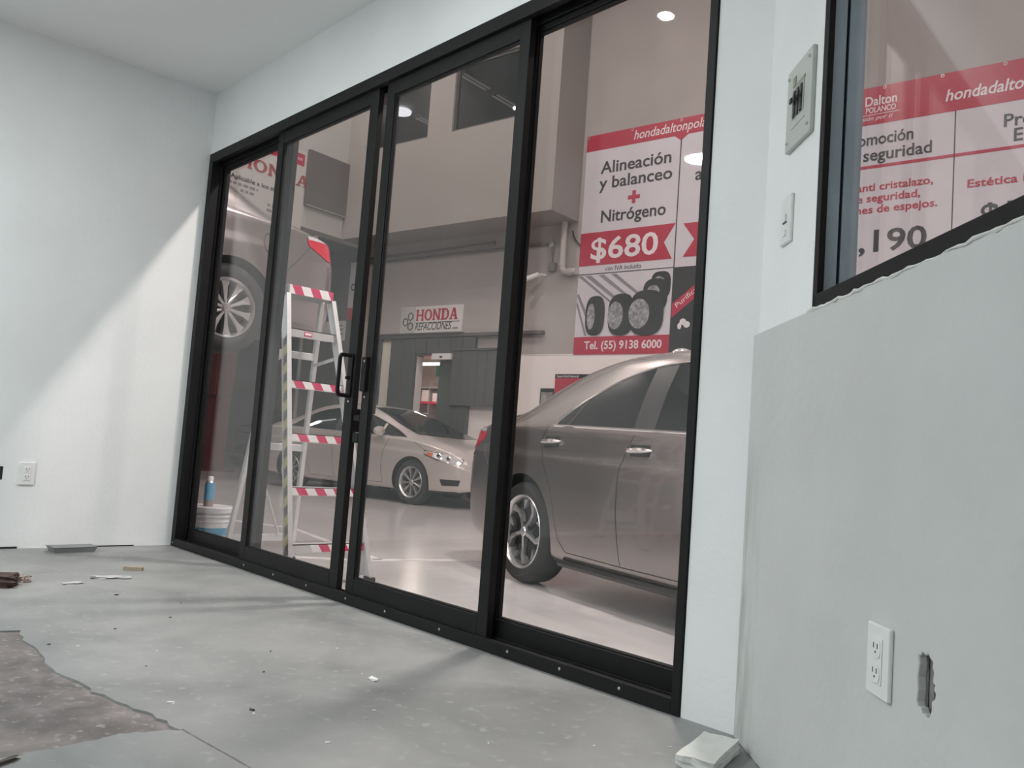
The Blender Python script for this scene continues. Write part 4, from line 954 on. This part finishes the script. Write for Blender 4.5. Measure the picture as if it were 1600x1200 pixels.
def tape(parent, x, y0, y1, z0, z1, ph):
    a, b = MB(), MB(); y = y0; k = 0; st = .062
    n = int((y1-y0)/st)+2
    for i in range(-1, n):
        q0, q1 = y0+(i+ph)*st*1.0, y0+(i+ph+1)*st*1.0
        sh = .028
        pts = [(max(y0,min(y1,q0+sh)), z0), (max(y0,min(y1,q1+sh)), z0), (max(y0,min(y1,q1)), z1), (max(y0,min(y1,q0)), z1)]
        if max(p_[0] for p_ in pts)-min(p_[0] for p_ in pts) < .004: continue
        obj('tape_stripe', MB().add([(x, yy_, zz_) for yy_, zz_ in pts]+[(x+.0012, yy_, zz_) for yy_, zz_ in pts], [(0,3,2,1),(4,5,6,7),(0,1,5,4),(1,2,6,5),(2,3,7,6),(3,0,4,7)]), M_redtape if i % 2 == 0 else M_white, parent)
for i, z in enumerate(TZ):
    x = LX(z); y0, y1 = YN+.012, YF(z)-.012
    a = MB().box(x-.075, x+.012, y0, y1, z+.018, z+.024).box(x+.006, x+.012, y0, y1, z-.026, z+.024).box(x-.075, x-.069, y0, y1, z-.018, z+.024)
    tr = obj('tread', a, M_alu, t)
    if i: tape(tr, x+.012, y0 if i < 4 else y0+.12, y1, z-.022, z+.020, (0,.3,.7,.5,.9)[i])
    else:
        obj('maker_plate', MB().box(x+.012, x+.0135, y0+.10, y0+.155, z-.016, z+.012), M_redtape, tr); obj('plate_field', MB().box(x+.0135, x+.0145, y0+.106, y0+.149, z-.008, z+.006), M_white, tr)
zc = 1.585
cap = obj('top_cap', MB().box(LX(1.6)-.16, LX(1.6)+.035, YN-.005, YF(1.6)+.005, zc-.02, zc+.035), mat('cap_plastic', (.25,.25,.25), .5), t, bev=.008)
tape(cap, LX(1.6)+.036, YN+.005, YF(1.6)-.0, zc-.02, zc+.034, .2)
for z, nm in ((.63,'rear_brace'), (.03,'rear_brace'), (1.22,'rear_brace')):
    obj(nm, MB().bar((RX(z), YN+.03, z), (RX(z), YR(z), z), .02, .045, up=(0,0,1)), M_alu, t, bev=.003)
obj('diagonal_brace', MB().bar((RX(.63)+.01, YN+.06, .60), (RX(.03)+.01, YR(.03)-.12, .06), .006, .03, up=(1,0,0)), M_alu, t)
obj('diagonal_brace', MB().bar((RX(.30)+.012, YN+.05, .55), (RX(.4)+.012, YN+.16, .62), .006, .03, up=(1,0,0)), M_alu, t)
obj('spreader_bar', MB().bar((LX(1.22)-.03, YN+.02, 1.20), (RX(1.25), YN+.06, 1.16), .006, .02), M_alu, t)
obj('spreader_bar', MB().bar((LX(1.22)-.03, YF(1.2)-.02, 1.20), (RX(1.25), YR(1.2)-.02, 1.16), .006, .02), M_alu, t)
obj('foot_gusset', MB().prism([(YF(SF)-.17,.03),(YF(SF)-.02,.05),(YF(SF)-.02,SF+.05),(YF(SF)-.05,SF+.05)], LX(0)-.02, LX(0)-.014, axis='x'), M_alu, t)
# black and yellow tape on the near rail's outer web
dirn = Vector((LX(1.5)-LX(SF), 0, 1.5-SF)).normalized(); nx = Vector((dirn.z, 0, -dirn.x))
k = 0; z = SF+.06
while z < 1.28:
    c0 = Vector((LX(z), YN-.003, z)); c1 = Vector((LX(z+.055), YN-.003, z+.055)); sl = dirn*.035
    vs_ = [c0-nx*.029, c0+nx*.029+sl, c1+nx*.029+sl, c1-nx*.029]
    obj('hazard_stripe', MB().add(vs_+[v-Vector((0,.001,0)) for v in vs_], [(0,1,2,3),(7,6,5,4),(0,4,5,1),(1,5,6,2),(2,6,7,3),(3,7,4,0)]), M_yel if k % 2 else M_blk, r1)
    z += .055; k += 1
# bucket
t = thing('paint_bucket', 'white plastic paint bucket with blue label standing beside the ladder', 'bucket', (-.53, .46, SF))
obj('pail', MB().lathe([(.001,.0),(.125,0),(.128,.01),(.142,.27),(.150,.272),(.150,.285),(.143,.287),(.144,.315)], 36), mat('bucket_white', (.74,.75,.77), .4), t, smooth=True)
obj('lid', MB().lathe([(.154,.300),(.155,.333),(.150,.338),(.138,.334),(.001,.334)], 36), MATS['bucket_white'], t, smooth=True)
for z in (.24, .275): obj('rib', MB().tube([((.1415+.0)*math.cos(a_), .1415*math.sin(a_), z) for a_ in np.linspace(0, 2*PI, 36, endpoint=False)], .004, 6, closed=True), MATS['bucket_white'], t, smooth=True)
lab = obj('label_band', MB().lathe([(.1375,.15),(.1395,.20)], 36).lathe([(.1385,.15),(.1405,.20)], 36), mat('label_blue', (.02,.30,.50), .4), t, smooth=True)
obj('label_foot', MB().lathe([(.134,.07),(.1375,.15)], 36).lathe([(.135,.07),(.1385,.15)], 36), mat('label_tan', (.48,.33,.22), .5), t, smooth=True)
text('C', .045, M_white, lab, (.085,-.117,.16), bold=.002, rotz=math.radians(40))
obj('bail_wire', MB().tube([(.146*math.cos(a_), .146*math.sin(a_)-.0, .25-.17*max(0, math.sin(PI*(a_+.9+1.2)/2.9))) for a_ in np.linspace(-2.1, .8, 20)], .003, 6), M_steel, t, smooth=True)
t = thing('spray_can', 'blue spray can standing on the paint bucket lid', 'spray can', (-.53, .44, SF+.3345))
obj('can_body', MB().lathe([(.001,0),(.031,0),(.033,.006),(.033,.045)], 24), mat('can_brown', (.25,.18,.16), .4), t, smooth=True)
obj('can_label', MB().lathe([(.033,.045),(.033,.155),(.030,.162)], 24), mat('can_blue', (.06,.28,.46), .35), t, smooth=True)
obj('can_shoulder', MB().lathe([(.030,.162),(.022,.175),(.018,.178)], 24), M_steel, t, smooth=True)
obj('nozzle', MB().lathe([(.020,.176),(.020,.20),(.016,.205),(.001,.205)], 18), M_plastic, t, smooth=True)

# ================================================================== OFFICE FITTINGS
def rplace(o_t): return o_t
def rthing(name, label, cat, tx, y, z):
    p = RO+Vector((math.cos(RANG)*tx-math.sin(RANG)*y, math.sin(RANG)*tx+math.cos(RANG)*y, z))
    return thing(name, label, cat, p, RANG)
def outlet(t, w, h_):
    obj('cover_plate', MB().box(-w/2, w/2, -.009, 0, -h_/2, h_/2), M_plastic, t, bev=.003)
    obj('socket_insert', MB().box(-w*.24, w*.24, -.011, -.009, -h_*.32, h_*.32), M_plastic, t, bev=.001)
    for dz in (-h_*.17, h_*.17):
        f = obj('socket_face', MB().prism(ell(0, dz, w*.2, h_*.13, 18, 3), -.0125, -.011, axis='y'), M_plastic, t)
        for dx in (-.007, .007): obj('slot', MB().box(dx-.0012, dx+.0012, -.0130, -.0124, dz, dz+.009), M_blackplastic, f)
        obj('ground_hole', MB().lathe([(.0022,-.0130),(.0022,-.0124)], 8, axis='y', cap=True), M_blackplastic, f, (0, 0, dz-.006))
t = rthing('wall_outlet', 'white double outlet low on the angled wall next to the open hole', 'outlet', .845, -.014, .404); outlet(t, .084, .122)
t = thing('wall_outlet', 'white double outlet low on the left wall', 'outlet', (0, -.824, .402), PI/2); outlet(t, .078, .122)
t = rthing('light_switch', 'white light switch plate below the breaker panel', 'switch', .203, 0, 1.355)
obj('cover_plate', MB().box(-.038, .038, -.009, 0, -.062, .062), M_plastic, t, bev=.003); obj('rocker', MB().box(-.011, .011, -.014, -.009, -.006, .014), M_plastic, t, bev=.001)
obj('rocker_gap', MB().box(-.013, .013, -.0105, -.009, -.009, -.006), M_blackplastic, t); obj('lower_button', MB().box(-.009, .009, -.0115, -.009, -.042, -.026), M_plastic, t, bev=.001)
t = rthing('breaker_panel', 'grey metal breaker panel with black switches beside the window', 'breaker panel', .2685, 0, 1.6415)
M_pan = mat('panel_grey_paint', (.50,.52,.49), .45)
cv = obj('cover_plate', MB().box(-.087, .087, -.012, 0, -.108, .108), M_pan, t, bev=.003)
for dx in (-.072, .072):
    for dz in (-.085, .085): obj('screw', MB().lathe([(.001,-.017),(.004,-.016),(.0055,-.012)], 12, axis='y'), M_chrome, t, (dx, 0, dz), smooth=True)
obj('switch_window', MB().box(-.04, .04, -.0135, -.012, -.035, .045), mat('panel_inner', (.35,.36,.34), .5), t)
obj('fold_line', MB().box(-.045, .05, -.0135, -.012, -.058, -.055), M_pan, t)
obj('label_strip', MB().box(-.04, -.02, -.0145, -.012, .05, .075), mat('label_olive', (.30,.31,.24), .6), t); obj('label_strip', MB().box(-.02, .045, -.014, -.012, .045, .052), MATS['label_olive'], t)
for k in range(3):
    x = -.024+.024*k
    b = obj('breaker', MB().box(x-.007, x+.007, -.017, -.012, -.034, .036), M_blackplastic, t, bev=.002); obj('toggle', MB().box(x-.007, x+.007, -.026, -.020, .002, .016), M_blackplastic, b, bev=.002)
t = rthing('junction_box', 'bare metal box inside the hole in the angled wall', 'junction box', .9975, .0545, .402)
a = MB().box(-.030, .030, -.003, 0, -.047, .047).box(-.030, -.027, -.05, -.003, -.047, .047)
obj('box_back', a, mat('dark_box_metal', (.10,.07,.07), .7, var=.4, vscale=30), t)  # back coloured darker than the zinc side
obj('box_side', MB().box(-.026, -.012, -.05, -.004, -.045, .045), mat('box_zinc', (.40,.38,.38), .5, .3, var=.3, vscale=30), t)
# floor gap strip below left wall
struct(obj('trim_3', MB().box(.0, .0025, -1.10, -.83, 0, .010).box(.0, .002, -.44, -.22, 0, .006), M_dark))

# ================================================================== DEBRIS ON THE OFFICE FLOOR
def rough_block(name, label, cat, loc, size, rotz, m_, j=.1, seed=1, cuts=2, group=None):
    rnd = random.Random(seed); bm = bmesh.new(); bmesh.ops.create_cube(bm, size=1)
    bmesh.ops.subdivide_edges(bm, edges=bm.edges[:], cuts=cuts, use_grid_fill=True)
    for v in bm.verts:
        v.co = Vector((v.co.x*size[0], v.co.y*size[1], (v.co.z+.5)*size[2]))
        k = 1 if v.co.z > size[2]*.05 else 0
        v.co += Vector((rnd.uniform(-1,1)*size[0]*j, rnd.uniform(-1,1)*size[1]*j, rnd.uniform(-1,.3)*size[2]*j*k))
    me = bpy.data.meshes.new(name); bm.to_mesh(me); bm.free(); me.materials.append(m_)
    o = link(name, me, None, loc, (0,0,rotz)); tag(o, label, cat, group); return o
M_plasterblk = mat('white_plaster_block', (.74,.74,.71), .85, var=.12, vscale=14, bump=.3, bscale=40)
bx = math.atan2(.22, -.066)
rough_block('plaster_block', 'chipped white plaster block lying at the wall corner', 'block', (3.972,-.232,.001), (.215,.092,.034), bx, M_plasterblk, .022, 4, 4)
rough_block('plaster_sliver', 'thin pale sliver beside the white plaster block', 'debris', (4.026,-.105,.0), (.085,.016,.012), math.radians(-47), M_plasterblk, .12, 5)
M_brick = mat('brown_rubble', (.085,.05,.042), .8, var=.4, vscale=30, bump=.4, bscale=50)
rough_block('rubble_lump', 'dark brown broken lump on the floor near the left wall', 'debris', (1.10,-1.17,.0), (.17,.10,.052), 1.0, M_brick, .10, 8, 3)
rough_block('torn_wrapper', 'crumpled pale wrapper beside the brown lump', 'wrapper', (1.02,-1.055,.0), (.07,.05,.028), .5, mat('wrapper_film', (.42,.33,.29), .35, var=.5, vscale=40), .22, 9, 3)
a = MB()
def tray_ring(w, l, z): return [(w/2,-l/2,z),(w/2,l/2,z),(-w/2,l/2,z),(-w/2,-l/2,z)]
rings = [tray_ring(.10,.20,0), tray_ring(.12,.225,.028), tray_ring(.13,.235,.028), tray_ring(.13,.235,.024)]
inner = [tray_ring(.116,.221,.028), tray_ring(.097,.197,.003)]
vs_ = sum([rings[0], rings[1], rings[2]], [])+sum(inner, [])
fs = [(3,2,1,0)]
for b0, b1_ in ((0,4),(4,8)):
    for i in range(4): fs.append((b0+i, b0+(i+1)%4, b1_+(i+1)%4, b1_+i))
for i in range(4): fs.append((8+i, 8+(i+1)%4, 12+(i+1)%4, 12+i)); fs.append((12+i, 12+(i+1)%4, 16+(i+1)%4, 16+i))
fs.append((16,17,18,19))
a.add(vs_, fs)
tag(obj('plastic_tray', a, mat('grey_tray', (.30,.31,.31), .3, var=.1, vscale=12), None, (.155,-.60,.0005), (0,0,math.radians(3))), 'shallow grey plastic tray lying against the left wall', 'tray')
rough_block('wood_offcut', 'small tan wood offcut on the grey floor', 'offcut', (.852,-.516,.0), (.035,.085,.018), math.radians(-35), mat('offcut_wood', (.40,.34,.26), .7, var=.2, vscale=20, stretch=(8,1,8)), .03, 11)
M_film = mat('clear_film', (.46,.46,.46), .3)
rough_block('plastic_scrap', 'thin clear plastic scrap near the wood offcut', 'scrap', (1.04,-.68,0), (.05,.13,.008), math.radians(-20), M_film, .25, 12, 3)
rough_block('plastic_scrap', 'small whitish plastic scrap between wrapper and wood offcut', 'scrap', (1.136,-.875,0), (.03,.07,.006), math.radians(10), M_film, .25, 13, 3)
M_chip = mat('paint_chip', (.80,.80,.79), .6); M_dchip = mat('dark_chip', (.10,.09,.08), .8)
for i, (x, y, s_) in enumerate(((3.005,-.559,.028),(2.943,-1.144,.016),(2.93,-.55,.007),(3.86,-.235,.007),(2.25,-1.17,.008),(2.62,-.45,.006),(3.25,-.72,.007),(2.414,-.983,.008),(3.4,-.95,.009),(3.6,-.62,.006),(3.12,-1.0,.006),(3.75,-.4,.006))):
    rough_block('paint_chip', 'white paint chip lying on the grey floor' if i > 1 else ('largest white paint chip curled on the grey floor', 'white paint chip beside the edge of the bare patch')[i], 'debris', (x, y, 0), (s_, s_*.5, s_*.3), i*1.3, M_chip, .2, 20+i, 1, 'white paint chips on the office floor')
for i, (x, y, s_) in enumerate(((1.454,-.792,.022),(2.564,-.667,.016),(3.094,-.993,.026),(2.058,-.994,.014),(2.192,-1.24,.016),(2.568,-1.072,.012),(1.948,-.76,.016),(2.78,-.80,.012),(1.7,-.62,.014))):
    rough_block('dirt_crumb', 'small dark crumb of dirt on the grey floor', 'debris', (x, y, 0), (s_*.22, s_*.6, s_*.2), i*.9, M_dchip, .2, 50+i, 1, 'dark dirt crumbs on the office floor')
rough_block('wood_splinter', 'dark splinter on the bare floor patch edge', 'debris', (3.18,-1.60,0), (.012,.09,.009), math.radians(25), M_dchip, .2, 77, 2)
t = thing('junction_box', 'black box lining added to darken the hole in the left wall', 'junction box', (-.05, -.984, .4005), PI/2)  # black box added inside so the wall hole reads dark
obj('box_back', MB().box(-.045, .045, .0005, .003, -.034, .034), M_blackplastic, t)
for nm, b in (('box_side', (-.0455,-.043,-.049,0,-.035,.035)), ('box_side', (.043,.0455,-.049,0,-.035,.035)), ('box_top', (-.043,.043,-.049,0,.032,.035)), ('box_bottom', (-.043,.043,-.049,0,-.035,-.032))): obj(nm, MB().box(*b), M_blackplastic, t)
# rough plaster bead left along the window sill
rnd = random.Random(5); pts = [(t_, -.013+rnd.uniform(-.002,.001), WZ0-.001+rnd.uniform(-.003,.002)) for t_ in np.linspace(WT0+.01, 2.2, 90)]
struct(obj('trim_4', MB().tube(pts, [rnd.uniform(.0015,.005) for _ in pts], 6), M_plasterblk, None, RO, (0,0,RANG), smooth=True))
